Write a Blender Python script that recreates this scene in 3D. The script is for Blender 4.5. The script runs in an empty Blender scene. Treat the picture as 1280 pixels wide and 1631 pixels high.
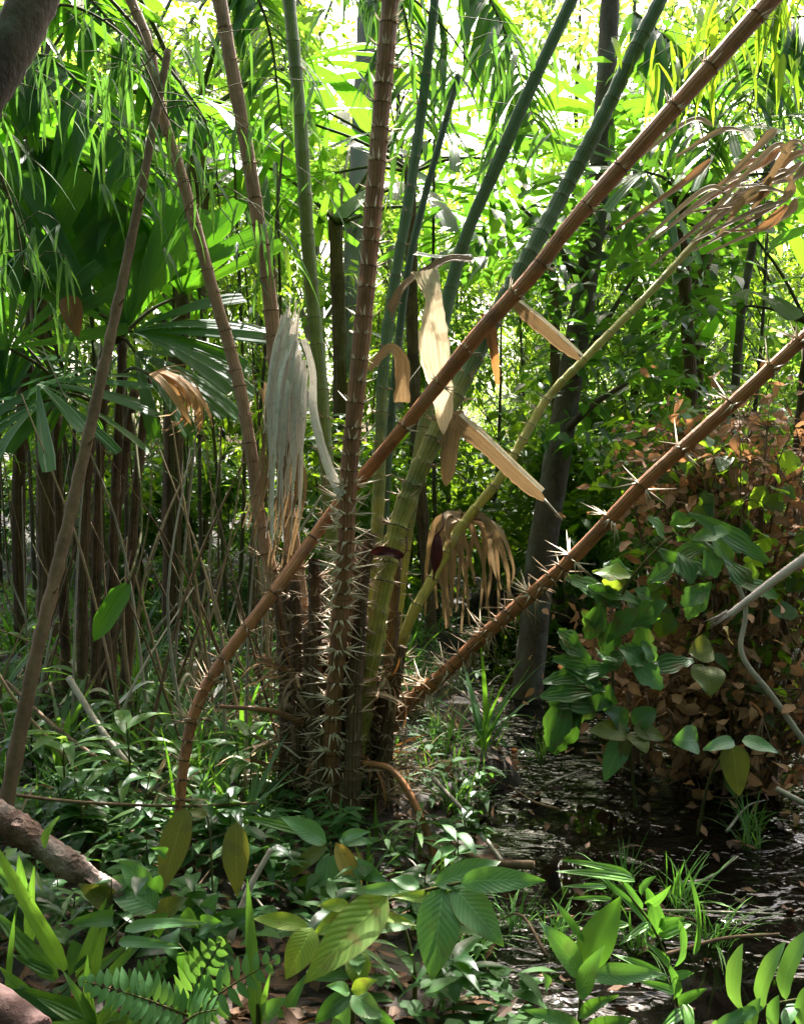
import bpy, math, random
import numpy as np
from mathutils import Vector, Matrix

R = math.radians
rng = np.random.default_rng(11)
rnd = random.Random(5)
S = bpy.context.scene
COL = S.collection

# ------------------------------------------------------------------ camera
FPX, CX, CY = 1567.0, 640.0, 815.5          # focal length and centre, in photo pixels
CAMZ, PITCH = 1.2, R(-3.5)
cam = bpy.data.cameras.new('camera'); cam.sensor_fit = 'VERTICAL'
cam.angle = 2 * math.atan(815.5 / FPX); cam.clip_start = .05; cam.clip_end = 500
co = bpy.data.objects.new('camera', cam); COL.objects.link(co)
co.location = (0, 0, CAMZ); co.rotation_euler = (R(90) + PITCH, 0, 0); S.camera = co
FW = Vector((0, math.cos(PITCH), math.sin(PITCH))); UP = Vector((0, -math.sin(PITCH), math.cos(PITCH)))

def P(px, py, d):
    """point seen at photo pixel px,py at depth d metres"""
    return Vector((0, 0, CAMZ)) + FW * d + Vector((1, 0, 0)) * ((px - CX) / FPX * d) + UP * (-(py - CY) / FPX * d)

# ------------------------------------------------------------------ mesh builder
class MB:
    def __init__(s): s.V = []; s.Q = []; s.T = []; s.UQ = []; s.UT = []; s.MQ = []; s.MT = []; s.n = 0
    def add(s, V, Q=None, T=None, UV=None, mat=0):
        V = np.asarray(V, float).reshape(-1, 3)
        UV = np.zeros((len(V), 2)) if UV is None else np.asarray(UV, float).reshape(-1, 2)
        if Q is not None and len(Q):
            Q = np.asarray(Q, int).reshape(-1, 4); s.Q.append(Q + s.n); s.UQ.append(UV[Q]); s.MQ.append(np.full(len(Q), mat))
        if T is not None and len(T):
            T = np.asarray(T, int).reshape(-1, 3); s.T.append(T + s.n); s.UT.append(UV[T]); s.MT.append(np.full(len(T), mat))
        s.V.append(V); s.n += len(V); return s
    def mesh(s, name, mats):
        me = bpy.data.meshes.new(name)
        V = np.concatenate(s.V)
        Q = np.concatenate(s.Q) if s.Q else np.zeros((0, 4), int); T = np.concatenate(s.T) if s.T else np.zeros((0, 3), int)
        me.vertices.add(len(V)); me.vertices.foreach_set('co', V.ravel())
        nl = Q.size + T.size; me.loops.add(nl)
        me.loops.foreach_set('vertex_index', np.concatenate([Q.ravel(), T.ravel()]))
        me.polygons.add(len(Q) + len(T))
        st = np.concatenate([np.arange(len(Q)) * 4, Q.size + np.arange(len(T)) * 3])
        me.polygons.foreach_set('loop_start', st)
        me.polygons.foreach_set('material_index', np.concatenate(s.MQ + s.MT).astype(np.int32))
        me.polygons.foreach_set('use_smooth', np.ones(len(Q) + len(T), bool))
        uv = me.uv_layers.new(name='UVMap')
        u = np.concatenate([a.reshape(-1, 2) for a in s.UQ + s.UT]); uv.data.foreach_set('uv', u.ravel())
        for m in (mats if isinstance(mats, (list, tuple)) else [mats]): me.materials.append(m)
        me.update(calc_edges=True); me.validate()
        return me
    def obj(s, name, mats, parent=None):
        o = bpy.data.objects.new(name, s.mesh(name, mats)); COL.objects.link(o)
        if parent is not None:
            o.parent = parent; o.matrix_parent_inverse = parent.matrix_basis.inverted()
        return o

def tag(o, label=None, cat=None, group=None, kind=None):
    if label: o['label'] = label
    if cat: o['category'] = cat
    if group: o['group'] = group
    if kind: o['kind'] = kind
    return o
def thing(name, label, cat, loc=(0, 0, 0), group=None):
    o = bpy.data.objects.new(name, None); COL.objects.link(o); o.location = loc; o.empty_display_size = .1
    return tag(o, label, cat, group)
def copy_tree(o, loc, rz=0, sc=1, label=None, parent=None):
    c = o.copy(); COL.objects.link(c)
    if parent is None:
        c.location = loc; c.rotation_euler = (rnd.uniform(-.06, .06), rnd.uniform(-.06, .06), rz); c.scale = sc if hasattr(sc, '__len__') else (sc, sc, sc)
        if label: c['label'] = label
    else: c.parent = parent
    for ch in list(o.children): copy_tree(ch, None, parent=c)
    return c

def norm(a): return a / np.maximum(np.linalg.norm(a, axis=-1, keepdims=True), 1e-9)
def smooth(pts, n):
    """Catmull-Rom through pts, n samples"""
    p = np.asarray([tuple(q) for q in pts], float); k = len(p)
    if k == 2: return p[0] + (p[1] - p[0]) * np.linspace(0, 1, n)[:, None]
    p = np.vstack([2 * p[0] - p[1], p, 2 * p[-1] - p[-2]])
    t = np.linspace(0, k - 1 - 1e-6, n); i = t.astype(int); f = (t - i)[:, None]
    a, b, c, d = p[i], p[i + 1], p[i + 2], p[i + 3]
    return .5 * (2 * b + (c - a) * f + (2 * a - 5 * b + 4 * c - d) * f ** 2 + (3 * b - a - 3 * c + d) * f ** 3)
def frames(C):
    T = norm(np.gradient(C, axis=0)); ref = np.array([0.05, -1, .1]) if abs(T[:, 1]).mean() < .9 else np.array([1., 0, 0])
    A = norm(np.cross(T, ref)); B = np.cross(A, T)       # B points roughly at ref
    return T, A, B
def tube(mb, C, r, sides=8, mat=0, jit=0, flat=1.0):
    C = np.asarray(C); n = len(C); r = np.broadcast_to(np.asarray(r, float), (n,))
    T, A, B = frames(C); a = np.linspace(0, 2 * np.pi, sides, endpoint=False)
    rr = r[:, None] * (1 + jit * rng.uniform(-1, 1, (n, sides)))
    V = C[:, None] + A[:, None] * (np.cos(a)[None, :] * rr)[..., None] + B[:, None] * (np.sin(a)[None, :] * rr * flat)[..., None]
    i = np.arange(n - 1)[:, None] * sides; j = np.arange(sides)[None]; k = (j + 1) % sides
    Q = np.stack([i + j, i + k, i + sides + k, i + sides + j], -1).reshape(-1, 4)
    L = np.concatenate([[0], np.cumsum(np.linalg.norm(np.diff(C, axis=0), axis=1))])
    UV = np.stack(np.broadcast_arrays(a[None] / (2 * np.pi), L[:, None]), -1)
    V = V.reshape(-1, 3); UV = UV.reshape(-1, 2); m = len(V)
    V = np.vstack([V, C[0], C[-1]]); UV = np.vstack([UV, [0, 0], [0, L[-1]]])
    jj = np.arange(sides); kk = (jj + 1) % sides
    Tn = np.vstack([np.stack([kk, jj, np.full(sides, m)], -1), np.stack([(n - 1) * sides + jj, (n - 1) * sides + kk, np.full(sides, m + 1)], -1)])
    mb.add(V, Q, Tn, UV, mat); return C
def quick_tube(mb, pts, r0, r1, n=10, sides=6, mat=0, jit=.0):
    return tube(mb, smooth(pts, n), np.linspace(r0, r1, n), sides, mat, jit)

PROF = {
    'lance': lambda t: np.sin(np.pi * t ** .72) ** .9,
    'ovate': lambda t: np.sin(np.pi * t ** .6) ** .75,
    'heart': lambda t: np.clip(np.sin(np.pi * np.clip(t * .9 + .1, 0, 1) ** .5), 0, 1) ** .8 * (1 - t ** 4),
    'grass': lambda t: np.minimum(1, .35 + t * 4) * (1 - t ** 2.2) ** .8,
    'strap': lambda t: np.minimum(1, .3 + t * 3.5) * np.minimum(1, (1 - t) * 3.2 + .0) ** .7,
    'wedge': lambda t: .1 + .9 * np.minimum(1, t * 1.15) ** .8 * (1 - .25 * np.maximum(0, t - .85) / .15),
    'fish': lambda t: np.where(t < .6, .06 + .94 * (t / .6) ** .9, 1 - .6 * (t - .6) / .4 - .16 * (np.floor(t * 13) % 2)),
    'even': lambda t: .9 + .1 * np.sin(t * 3) - .25 * t ** 6,
}
def leaves(mb, base, d, n, L, W, prof='lance', droop=0.3, fold=.25, seg=5, cols=2, mat=0, wave=0., twist=0., pleat=0.):
    base = np.atleast_2d(np.asarray(base, float)); N = len(base)
    d = norm(np.broadcast_to(np.asarray(d, float), (N, 3))); n = np.broadcast_to(np.asarray(n, float), (N, 3))
    n = norm(n - d * (n * d).sum(-1, keepdims=True)); b = np.cross(d, n)
    L = np.broadcast_to(L, (N,))[:, None]; W = np.broadcast_to(W, (N,)); droop = np.broadcast_to(droop, (N,))
    t = np.linspace(0, 1, seg + 1); th = droop[:, None] * t
    tan = np.cos(th)[..., None] * d[:, None] - np.sin(th)[..., None] * n[:, None]
    nor = np.cos(th)[..., None] * n[:, None] + np.sin(th)[..., None] * d[:, None]
    mid = (tan[:, 1:] + tan[:, :-1]) * .5 * (L / seg)[..., None]
    C = base[:, None] + np.concatenate([np.zeros((N, 1, 3)), np.cumsum(mid, 1)], 1)
    tw = (np.broadcast_to(twist, (N,))[:, None] * t)[..., None]
    bb = b[:, None] * np.cos(tw) + nor * np.sin(tw); nn = nor * np.cos(tw) - b[:, None] * np.sin(tw)
    u = np.linspace(-1, 1, cols + 1); w = PROF[prof](t)[None] * W[:, None] * .5
    w = np.maximum(w, .0006)
    off = u[None, None] * w[..., None]
    lift = fold * np.abs(off)
    if pleat: lift = lift + pleat * w[..., None] * (np.arange(cols + 1) % 2)[None, None]
    if wave: lift = lift + wave * W[:, None, None] * np.sin(t[None, :, None] * 9 + rng.uniform(0, 6, (N, 1, 1)) + u[None, None] * 2) * np.abs(u)[None, None]
    V = C[:, :, None] + bb[:, :, None] * off[..., None] + nn[:, :, None] * lift[..., None]
    K = (seg + 1) * (cols + 1)
    i = np.arange(seg)[:, None] * (cols + 1) + np.arange(cols)[None]
    q = np.stack([i, i + 1, i + cols + 2, i + cols + 1], -1).reshape(-1, 4)
    Q = (np.arange(N)[:, None, None] * K + q[None]).reshape(-1, 4)
    UV = np.broadcast_to(np.stack(np.broadcast_arrays((u[None] + 1) / 2, t[:, None]), -1)[None], (N, seg + 1, cols + 1, 2))
    mb.add(V.reshape(-1, 3), Q, None, UV.reshape(-1, 2), mat)
    return C
def leaf2(mb, a, b, W, prof='lance', droop=.4, hint=(0, -.75, .65), **k):
    """one leaf whose base is a and whose tip is b, arching by droop"""
    a = np.array(a); b = np.array(b); ch = b - a; l = np.linalg.norm(ch); d = ch / l
    n = np.array(hint, float); n = norm(n - d * (n @ d)); h = droop / 2
    d0 = d * math.cos(h) + n * math.sin(h); n0 = n * math.cos(h) - d * math.sin(h)
    L = l * (h / math.sin(h) if abs(h) > 1e-3 else 1)
    k.setdefault('seg', 10); k.setdefault('cols', 4)
    return leaves(mb, [a], d0, n0, L, W, prof, droop, **k)
def spikes(mb, base, d, L, r, mat=0):
    base = np.atleast_2d(base); N = len(base); d = norm(d); ref = rng.normal(size=(N, 3)); A = norm(np.cross(d, ref)); B = np.cross(d, A)
    L = np.broadcast_to(L, (N,))[:, None]; V = []
    for k in range(3):
        an = k * 2.0944; V.append(base + (A * math.cos(an) + B * math.sin(an)) * r)
    V.append(base + d * L); V = np.stack(V, 1)
    o = np.arange(N)[:, None, None] * 4; T = o + np.array([[0, 1, 3], [1, 2, 3], [2, 0, 3]])[None]
    mb.add(V.reshape(-1, 3), None, T.reshape(-1, 3), None, mat)
def blob_dirs(N): return norm(rng.normal(size=(N, 3)))

# ------------------------------------------------------------------ materials
def newmat(name):
    m = bpy.data.materials.new(name); m.use_nodes = True; nt = m.node_tree; nt.nodes.clear()
    out = nt.nodes.new('ShaderNodeOutputMaterial'); return m, nt, out
def nd(nt, t, **k):
    n = nt.nodes.new(t)
    for a, v in k.items():
        if a.startswith('i_'): n.inputs[a[2:]].default_value = v
        else: setattr(n, a, v)
    return n
def mixc(nt, f, a, b, mode='MIX'):
    m = nt.nodes.new('ShaderNodeMix'); m.data_type = 'RGBA'; m.blend_type = mode
    for s, v in ((0, f), (6, a), (7, b)):
        if hasattr(v, 'links'): nt.links.new(v, m.inputs[s])
        elif s == 0: m.inputs[0].default_value = v
        else: m.inputs[s].default_value = (*v, 1)
    return m.outputs[2]
def math_(nt, op, a, b=0.0, clamp=False):
    m = nt.nodes.new('ShaderNodeMath'); m.operation = op; m.use_clamp = clamp
    for s, v in ((0, a), (1, b)):
        if hasattr(v, 'links'): nt.links.new(v, m.inputs[s])
        else: m.inputs[s].default_value = v
    return m.outputs[0]
def ramp(nt, f, p0, p1):
    r = nt.nodes.new('ShaderNodeMapRange'); nt.links.new(f, r.inputs[0]); r.inputs[1].default_value = p0; r.inputs[2].default_value = p1; return r.outputs[0]

def leafmat(name, c1, c2, trans, tf=.45, rough=.48, spec=.32, spot=None, spot_amt=.6, ribs=0, veins=False, nscale=30):
    m, nt, out = newmat(name); L = nt.links.new
    geo = nd(nt, 'ShaderNodeNewGeometry'); oi = nd(nt, 'ShaderNodeObjectInfo'); tc = nd(nt, 'ShaderNodeTexCoord')
    f = math_(nt, 'FRACT', math_(nt, 'ADD', geo.outputs['Random Per Island'], oi.outputs['Random']))
    noi = nd(nt, 'ShaderNodeTexNoise', i_Scale=nscale, i_Detail=4.0); L(tc.outputs['Object'], noi.inputs['Vector'])
    f2 = math_(nt, 'ADD', math_(nt, 'MULTIPLY', f, .75), math_(nt, 'MULTIPLY', ramp(nt, noi.outputs[0], .3, .7), .25))
    c = mixc(nt, f2, c1, c2); tr = mixc(nt, f2, trans, tuple(min(1, x * y) for x, y in zip(trans, (1.35, 1.12, .9))))
    bump_in = noi.outputs[0]
    sep = nd(nt, 'ShaderNodeSeparateXYZ'); L(tc.outputs['UV'], sep.inputs[0])
    au = math_(nt, 'ABSOLUTE', math_(nt, 'SUBTRACT', sep.outputs[0], .5))
    if ribs:
        w = math_(nt, 'SINE', math_(nt, 'MULTIPLY', sep.outputs[0], ribs * 6.283)); rb = ramp(nt, w, -1, 1)
        c = mixc(nt, math_(nt, 'MULTIPLY', rb, .35), c, tuple(min(1, x * 1.7 + .01) for x in c2)); bump_in = rb
        tr = mixc(nt, math_(nt, 'MULTIPLY', rb, .4), tr, tuple(x * .45 for x in trans))
    if veins:
        w = math_(nt, 'SINE', math_(nt, 'MULTIPLY', math_(nt, 'SUBTRACT', sep.outputs[1], math_(nt, 'MULTIPLY', au, .5)), 75.0))
        vb = ramp(nt, w, .55, 1.0); mid = ramp(nt, au, .035, .012)
        vv = math_(nt, 'MAXIMUM', math_(nt, 'MULTIPLY', vb, .5), mid)
        c = mixc(nt, math_(nt, 'MULTIPLY', vv, .5), c, tuple(min(1, x * 1.9 + .03) for x in c2)); bump_in = math_(nt, 'MULTIPLY', ramp(nt, w, -1, 1), -1.0)
        eb = math_(nt, 'MULTIPLY', ramp(nt, math_(nt, 'ADD', au, math_(nt, 'MULTIPLY', noi.outputs[0], .18)), .55, .6), .6, True); c = mixc(nt, eb, c, (.13, .08, .03))
        if not spot: spot, spot_amt = (.09, .085, .03), .4
    else:
        mid = ramp(nt, au, .06, .02); c = mixc(nt, math_(nt, 'MULTIPLY', mid, .3), c, tuple(min(1, x * 1.8 + .02) for x in c2))
    if spot:
        n2 = nd(nt, 'ShaderNodeTexNoise', i_Scale=nscale * 1.3, i_Detail=3.0); L(tc.outputs['Object'], n2.inputs['Vector'])
        sp = math_(nt, 'MULTIPLY', ramp(nt, n2.outputs[0], .56, .66), spot_amt); c = mixc(nt, sp, c, spot); tr = mixc(nt, sp, tr, spot)
    p = nd(nt, 'ShaderNodeBsdfPrincipled', i_Roughness=rough); p.inputs['Specular IOR Level'].default_value = spec; L(c, p.inputs['Base Color'])
    bm = nd(nt, 'ShaderNodeBump', i_Strength=.14 if veins else .35, i_Distance=.004); L(bump_in, bm.inputs['Height']); L(bm.outputs[0], p.inputs['Normal'])
    t = nd(nt, 'ShaderNodeBsdfTranslucent'); L(tr, t.inputs['Color'])
    mx = nd(nt, 'ShaderNodeMixShader', i_Fac=tf); L(p.outputs[0], mx.inputs[1]); L(t.outputs[0], mx.inputs[2]); L(mx.outputs[0], out.inputs[0])
    return m
def barkmat(name, c1, c2, scale=(12, 12, 3), rough=.85, bump=.6, c3=None, fine=60, spec=.3, uvstripe=0, grad=None):
    m, nt, out = newmat(name); L = nt.links.new; tc = nd(nt, 'ShaderNodeTexCoord'); oi = nd(nt, 'ShaderNodeObjectInfo')
    mp = nd(nt, 'ShaderNodeMapping'); mp.inputs['Scale'].default_value = scale; L(tc.outputs['Object'], mp.inputs[0])
    if uvstripe:
        mp.inputs['Scale'].default_value = (uvstripe, 6, 1); L(tc.outputs['UV'], mp.inputs[0])
    n1 = nd(nt, 'ShaderNodeTexNoise', i_Scale=1.0, i_Detail=6.0, i_Roughness=.65); L(mp.outputs[0], n1.inputs['Vector'])
    n2 = nd(nt, 'ShaderNodeTexNoise', i_Scale=float(fine), i_Detail=3.0); L(tc.outputs['Object'], n2.inputs['Vector'])
    f = math_(nt, 'ADD', math_(nt, 'MULTIPLY', ramp(nt, n1.outputs[0], .33, .67), .7), math_(nt, 'MULTIPLY', ramp(nt, n2.outputs[0], .3, .7), .3))
    c = mixc(nt, f, c1, c2)
    if c3:
        n3 = nd(nt, 'ShaderNodeTexNoise', i_Scale=7.0, i_Detail=5.0); L(tc.outputs['Object'], n3.inputs['Vector']); c = mixc(nt, ramp(nt, n3.outputs[0], .52, .66), c, c3)
    if uvstripe:
        sp = nd(nt, 'ShaderNodeSeparateXYZ'); L(tc.outputs['UV'], sp.inputs[0]); n4 = nd(nt, 'ShaderNodeTexNoise', i_Scale=3.0); L(tc.outputs['Object'], n4.inputs['Vector'])
        gr = math_(nt, 'SINE', math_(nt, 'ADD', math_(nt, 'MULTIPLY', sp.outputs[0], 6.2832 * 13), math_(nt, 'MULTIPLY', n4.outputs[0], 9.0)))
        f = math_(nt, 'ADD', f, math_(nt, 'MULTIPLY', gr, .3)); c = mixc(nt, math_(nt, 'MULTIPLY', ramp(nt, gr, .1, -1), .4), c, tuple(x * .6 for x in c1))
        n5 = nd(nt, 'ShaderNodeTexNoise', i_Scale=6.0, i_Detail=7.0, i_Roughness=.7); L(tc.outputs['Object'], n5.inputs['Vector'])
        c = mixc(nt, math_(nt, 'MULTIPLY', ramp(nt, n5.outputs[0], .5, .68), .7, True), c, tuple(x * .3 for x in c1)); c = mixc(nt, math_(nt, 'MULTIPLY', ramp(nt, n5.outputs[0], .42, .3), .45, True), c, (.24, .21, .165))
    if grad:
        q = math_(nt, 'ADD', sp.outputs[1], math_(nt, 'MULTIPLY', math_(nt, 'SUBTRACT', n5.outputs[0], .5), 1.2)); c = mixc(nt, ramp(nt, q, grad[0], grad[1]), c, mixc(nt, f, grad[2], grad[3]))
    p = nd(nt, 'ShaderNodeBsdfPrincipled', i_Roughness=rough); p.inputs['Specular IOR Level'].default_value = spec; L(c, p.inputs['Base Color'])
    bm = nd(nt, 'ShaderNodeBump', i_Strength=bump, i_Distance=.006); L(f, bm.inputs['Height']); L(bm.outputs[0], p.inputs['Normal']); L(p.outputs[0], out.inputs[0])
    return m

M = {}
M['leaf'] = leafmat('leaf_mid_green', (.022, .06, .012), (.05, .12, .018), (.24, .44, .02))
M['leafy'] = leafmat('leaf_yellow_green', (.03, .085, .012), (.065, .14, .02), (.25, .47, .05), tf=.48)
M['leafd'] = leafmat('leaf_dark_green', (.014, .045, .016), (.03, .085, .02), (.10, .27, .02), tf=.38, rough=.35)
M['fan'] = leafmat('fan_palm_leaf', (.014, .055, .012), (.03, .09, .016), (.12, .36, .015), tf=.5, rough=.42, spec=.22, ribs=7, nscale=9)
M['palm'] = leafmat('palm_leaflet', (.02, .07, .02), (.045, .12, .025), (.14, .36, .02), tf=.42, rough=.35, ribs=3)
M['grass'] = leafmat('grass_blade', (.03, .085, .018), (.075, .15, .03), (.14, .32, .03), tf=.38, rough=.38, ribs=3)
M['cover'] = leafmat('ground_cover_leaf', (.018, .055, .014), (.04, .10, .02), (.10, .25, .02), tf=.35, rough=.6, spec=.12)
M['fishleaf'] = leafmat('fishtail_leaf', (.02, .065, .018), (.045, .11, .025), (.09, .24, .02), tf=.32, rough=.52, spec=.2, ribs=5, spot=(.1, .06, .02), spot_amt=.5, nscale=12)
M['fore'] = leafmat('foreground_leaf', (.06, .15, .05), (.10, .215, .075), (.12, .3, .03), tf=.3, rough=.42, spec=.4, veins=True, nscale=14)
M['foreyel'] = leafmat('spotted_yellow_green_leaf', (.09, .18, .025), (.17, .25, .03), (.3, .45, .03), tf=.3, veins=True, spot=(.2, .12, .03), spot_amt=.5, nscale=26)
M['olive'] = leafmat('olive_leaf', (.075, .10, .018), (.1, .11, .02), (.18, .21, .025), tf=.3, veins=True, nscale=16)
M['tan'] = leafmat('tan_yellow_leaf', (.3, .21, .05), (.36, .26, .07), (.4, .3, .05), tf=.25, veins=True)
M['bright'] = leafmat('bright_grass_leaf', (.05, .16, .02), (.09, .21, .028), (.11, .3, .03), tf=.3, rough=.4, ribs=3)
M['fern'] = leafmat('fern_leaflet', (.045, .13, .04), (.07, .18, .05), (.15, .34, .04), tf=.3, rough=.5)
M['dead'] = leafmat('dead_brown_leaf', (.10, .045, .018), (.26, .13, .05), (.42, .2, .06), tf=.35, rough=.7, spec=.25)
M['litter'] = leafmat('leaf_litter', (.022, .013, .008), (.15, .08, .04), (.2, .1, .04), tf=.12, rough=.7, spec=.2)
M['grey'] = leafmat('dry_grey_leaf', (.36, .335, .29), (.64, .61, .55), (.5, .47, .41), tf=.22, rough=.75, spec=.2, ribs=2, spot=(.3, .26, .2), spot_amt=.45, nscale=40)
M['pale'] = leafmat('dry_cream_leaf', (.5, .43, .3), (.68, .61, .45), (.7, .58, .38), tf=.4, rough=.7, spec=.2, ribs=6, spot=(.3, .22, .13), nscale=12)
M['drybrown'] = leafmat('dry_tan_leaf', (.09, .06, .035), (.27, .19, .105), (.26, .18, .09), tf=.22, rough=.75, spec=.2, ribs=4)
M['orange'] = leafmat('dry_orange_leaf', (.25, .13, .04), (.42, .26, .11), (.42, .25, .1), tf=.35, rough=.7, ribs=4)
M['red'] = leafmat('dark_red_leaf', (.02, .008, .008), (.055, .018, .015), (.07, .016, .014), tf=.15, rough=.85, spec=.08)
M['stalk_brown'] = barkmat('rust_brown_stalk', (.15, .062, .03), (.33, .15, .065), rough=.6, bump=.35, uvstripe=22, spec=.35)
M['stalk_orange'] = barkmat('orange_brown_stalk', (.21, .065, .018), (.46, .19, .06), rough=.55, bump=.5, uvstripe=26, spec=.4)
M['stalk_pink'] = barkmat('pale_brown_stalk', (.24, .14, .09), (.44, .27, .18), rough=.7, bump=.35, uvstripe=16)
M['stalk_green'] = barkmat('green_stalk', (.08, .12, .018), (.15, .2, .03), rough=.45, bump=.2, uvstripe=16, spec=.45)
M['stalk_teal'] = barkmat('dark_green_stalk', (.022, .05, .022), (.04, .075, .03), rough=.5, bump=.2, uvstripe=16)
M['stalk_yellow'] = barkmat('yellow_green_stalk', (.24, .215, .035), (.4, .36, .08), rough=.55, bump=.4, uvstripe=14)
M['stalk_ageing'] = barkmat('yellow_to_green_stalk', (.24, .215, .035), (.4, .36, .08), rough=.55, bump=.4, uvstripe=14, grad=(.75, 1.5, (.032, .07, .028), (.07, .12, .045)))
M['stalk_dark'] = barkmat('dark_brown_stalk', (.045, .026, .015), (.2, .115, .06), rough=.85, bump=.8, uvstripe=18)
M['ring'] = barkmat('dark_ring', (.045, .022, .012), (.14, .07, .035), rough=.8)
M['ringg'] = barkmat('olive_ring', (.03, .03, .012), (.09, .085, .03), rough=.8)
M['bambooleaf'] = leafmat('bamboo_leaf', (.02, .06, .018), (.04, .1, .025), (.10, .26, .03), tf=.4, rough=.45, ribs=2)
M['withered'] = leafmat('withered_leaf', (.12, .06, .03), (.36, .2, .1), (.36, .19, .08), tf=.3, rough=.7, spec=.25)
M['spine'] = barkmat('pale_spine', (.5, .38, .25), (.75, .62, .45), rough=.5, bump=.05)
M['spined'] = barkmat('brown_spine', (.22, .14, .08), (.44, .31, .19), rough=.6, bump=.05)
M['fibre'] = barkmat('brown_fibre', (.03, .018, .01), (.12, .07, .035), rough=.9, bump=1)
M['bark_dark'] = barkmat('dark_bark', (.03, .021, .014), (.115, .082, .056), c3=(.10, .10, .075), bump=.8)
M['bark_pale'] = barkmat('pale_bark', (.12, .1, .075), (.26, .225, .17), c3=(.15, .17, .1), bump=.5)
M['bark_log'] = barkmat('reddish_log_bark', (.04, .024, .018), (.19, .11, .08), scale=(18, 18, 18), c3=(.30, .23, .2), bump=1.6, fine=110)
M['wood_pink'] = barkmat('pale_pink_wood', (.5, .38, .34), (.75, .62, .58), rough=.6, uvstripe=16, bump=.4)
M['log_red'] = barkmat('dark_red_log', (.035, .018, .016), (.11, .058, .05), scale=(20, 20, 20), bump=.8)
M['twig'] = barkmat('brown_twig', (.07, .04, .022), (.2, .125, .07))
M['twig_pale'] = barkmat('grey_twig', (.2, .17, .13), (.38, .33, .26))
M['stem'] = barkmat('green_brown_stem', (.04, .045, .015), (.09, .085, .03), rough=.8, bump=.3, spec=.1)

# ------------------------------------------------------------------ light
SUN_EL, SUN_AZ = R(50), R(9)                # azimuth measured from +Y to the right
sun = bpy.data.lights.new('sun', 'SUN'); sun.energy = 5; sun.angle = R(.5); sun.color = (1, .965, .91)
so = bpy.data.objects.new('sun', sun); COL.objects.link(so)
sd = Vector((math.sin(SUN_AZ) * math.cos(SUN_EL), math.cos(SUN_AZ) * math.cos(SUN_EL), math.sin(SUN_EL)))
so.rotation_euler = sd.to_track_quat('Z', 'Y').to_euler(); so.location = sd * 30
w = bpy.data.worlds.new('World'); S.world = w; w.use_nodes = True; nt = w.node_tree; nt.nodes.clear()
sky = nt.nodes.new('ShaderNodeTexSky'); sky.sky_type = 'NISHITA'; sky.sun_disc = False; sky.sun_elevation = SUN_EL; sky.sun_rotation = SUN_AZ
sky.dust_density = 7.0; sky.air_density = .9; sky.ozone_density = .8
bg = nt.nodes.new('ShaderNodeBackground'); bg.inputs[1].default_value = .15; wo = nt.nodes.new('ShaderNodeOutputWorld')
nt.links.new(sky.outputs[0], bg.inputs[0]); nt.links.new(bg.outputs[0], wo.inputs[0])
S.view_settings.view_transform = 'Standard'; S.view_settings.look = 'None'; S.view_settings.exposure = 2.35; S.view_settings.gamma = 1
S.render.engine = 'CYCLES'; cy = S.cycles
cy.use_denoising = True; cy.max_bounces = 8; cy.diffuse_bounces = 5; cy.glossy_bounces = 3; cy.transmission_bounces = 5; cy.sample_clamp_indirect = 6
cy.caustics_reflective = False; cy.caustics_refractive = False

# ------------------------------------------------------------------ ground and water
LB = [(-5, .55), (1.5, .35), (2.3, .1), (3, .25), (3.6, .32), (4.4, .42), (5, .3), (6, .3), (7, .35), (8, .6), (9, 1.4), (200, 1.4)]
RB = [(-5, 1.7), (2.2, 1.6), (3.2, 2.1), (4.2, 1.9), (5.5, 1.5), (7, 1.4), (8, 1.2), (9, 1.0), (200, 1.0)]
WATER_Z = -.09
def ground_z(x, y):
    x = np.asarray(x, float); y = np.asarray(y, float)
    l = np.interp(y, *zip(*LB)); r = np.interp(y, *zip(*RB)); l = l + .06 * np.sin(y * 7) + .05 * np.sin(y * 17)
    inside = np.minimum(x - l, r - x)
    ch = np.clip(inside / .22 + .35, 0, 1); ch = ch * ch * (3 - 2 * ch)
    z = .028 * np.sin(x * 3.1 + y * 1.3) + .02 * np.sin(x * 7.7 - y * 5.1) + .012 * np.sin(x * 17 + 1) * np.sin(y * 19)
    z = z + .10 * np.clip((-x - .8) / 2, 0, 1) + .5 * np.clip((y - 8) / 30, 0, 2)
    return z * (1 - ch * .6) - .26 * ch + np.where(ch > .05, .07 * np.sin(x * 9 + y * 2) * np.sin(y * 8 - x * 3) * ch, 0)
def gz(x, y): return float(ground_z(x, y))
def on_ground(px, py):
    """ground point under a photo pixel"""
    q = P(px, py, 1) - Vector((0, 0, CAMZ)); d = 1.2
    while d < 40:
        p = Vector((0, 0, CAMZ)) + q * d
        if p.z < gz(p.x, p.y): return p
        d += .02
    return p
ys = np.concatenate([np.linspace(-60, .8, 20), np.linspace(.85, 9, 260), np.geomspace(9.1, 180, 50)])
xs = np.concatenate([-np.geomspace(160, 4.1, 24), np.linspace(-4, 4, 240), np.geomspace(4.1, 160, 24)])
X, Y = np.meshgrid(xs, ys); Z = ground_z(X, Y); nx, ny = len(xs), len(ys)
i = np.arange(ny - 1)[:, None] * nx + np.arange(nx - 1)[None]
g = MB().add(np.stack([X, Y, Z], -1), np.stack([i, i + 1, i + nx + 1, i + nx], -1), None, np.stack([X, Y], -1))
M['soil'] = barkmat('forest_soil', (.008, .006, .004), (.035, .024, .014), scale=(5, 5, 5), rough=.8, bump=1.0, c3=(.03, .03, .012), fine=45)
tag(g.obj('ground', M['soil']), kind='structure')
m, nt, out = newmat('stream_water'); L = nt.links.new
tc = nd(nt, 'ShaderNodeTexCoord'); mp = nd(nt, 'ShaderNodeMapping'); mp.inputs['Scale'].default_value = (5, 8, 1); L(tc.outputs['Object'], mp.inputs[0])
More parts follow.
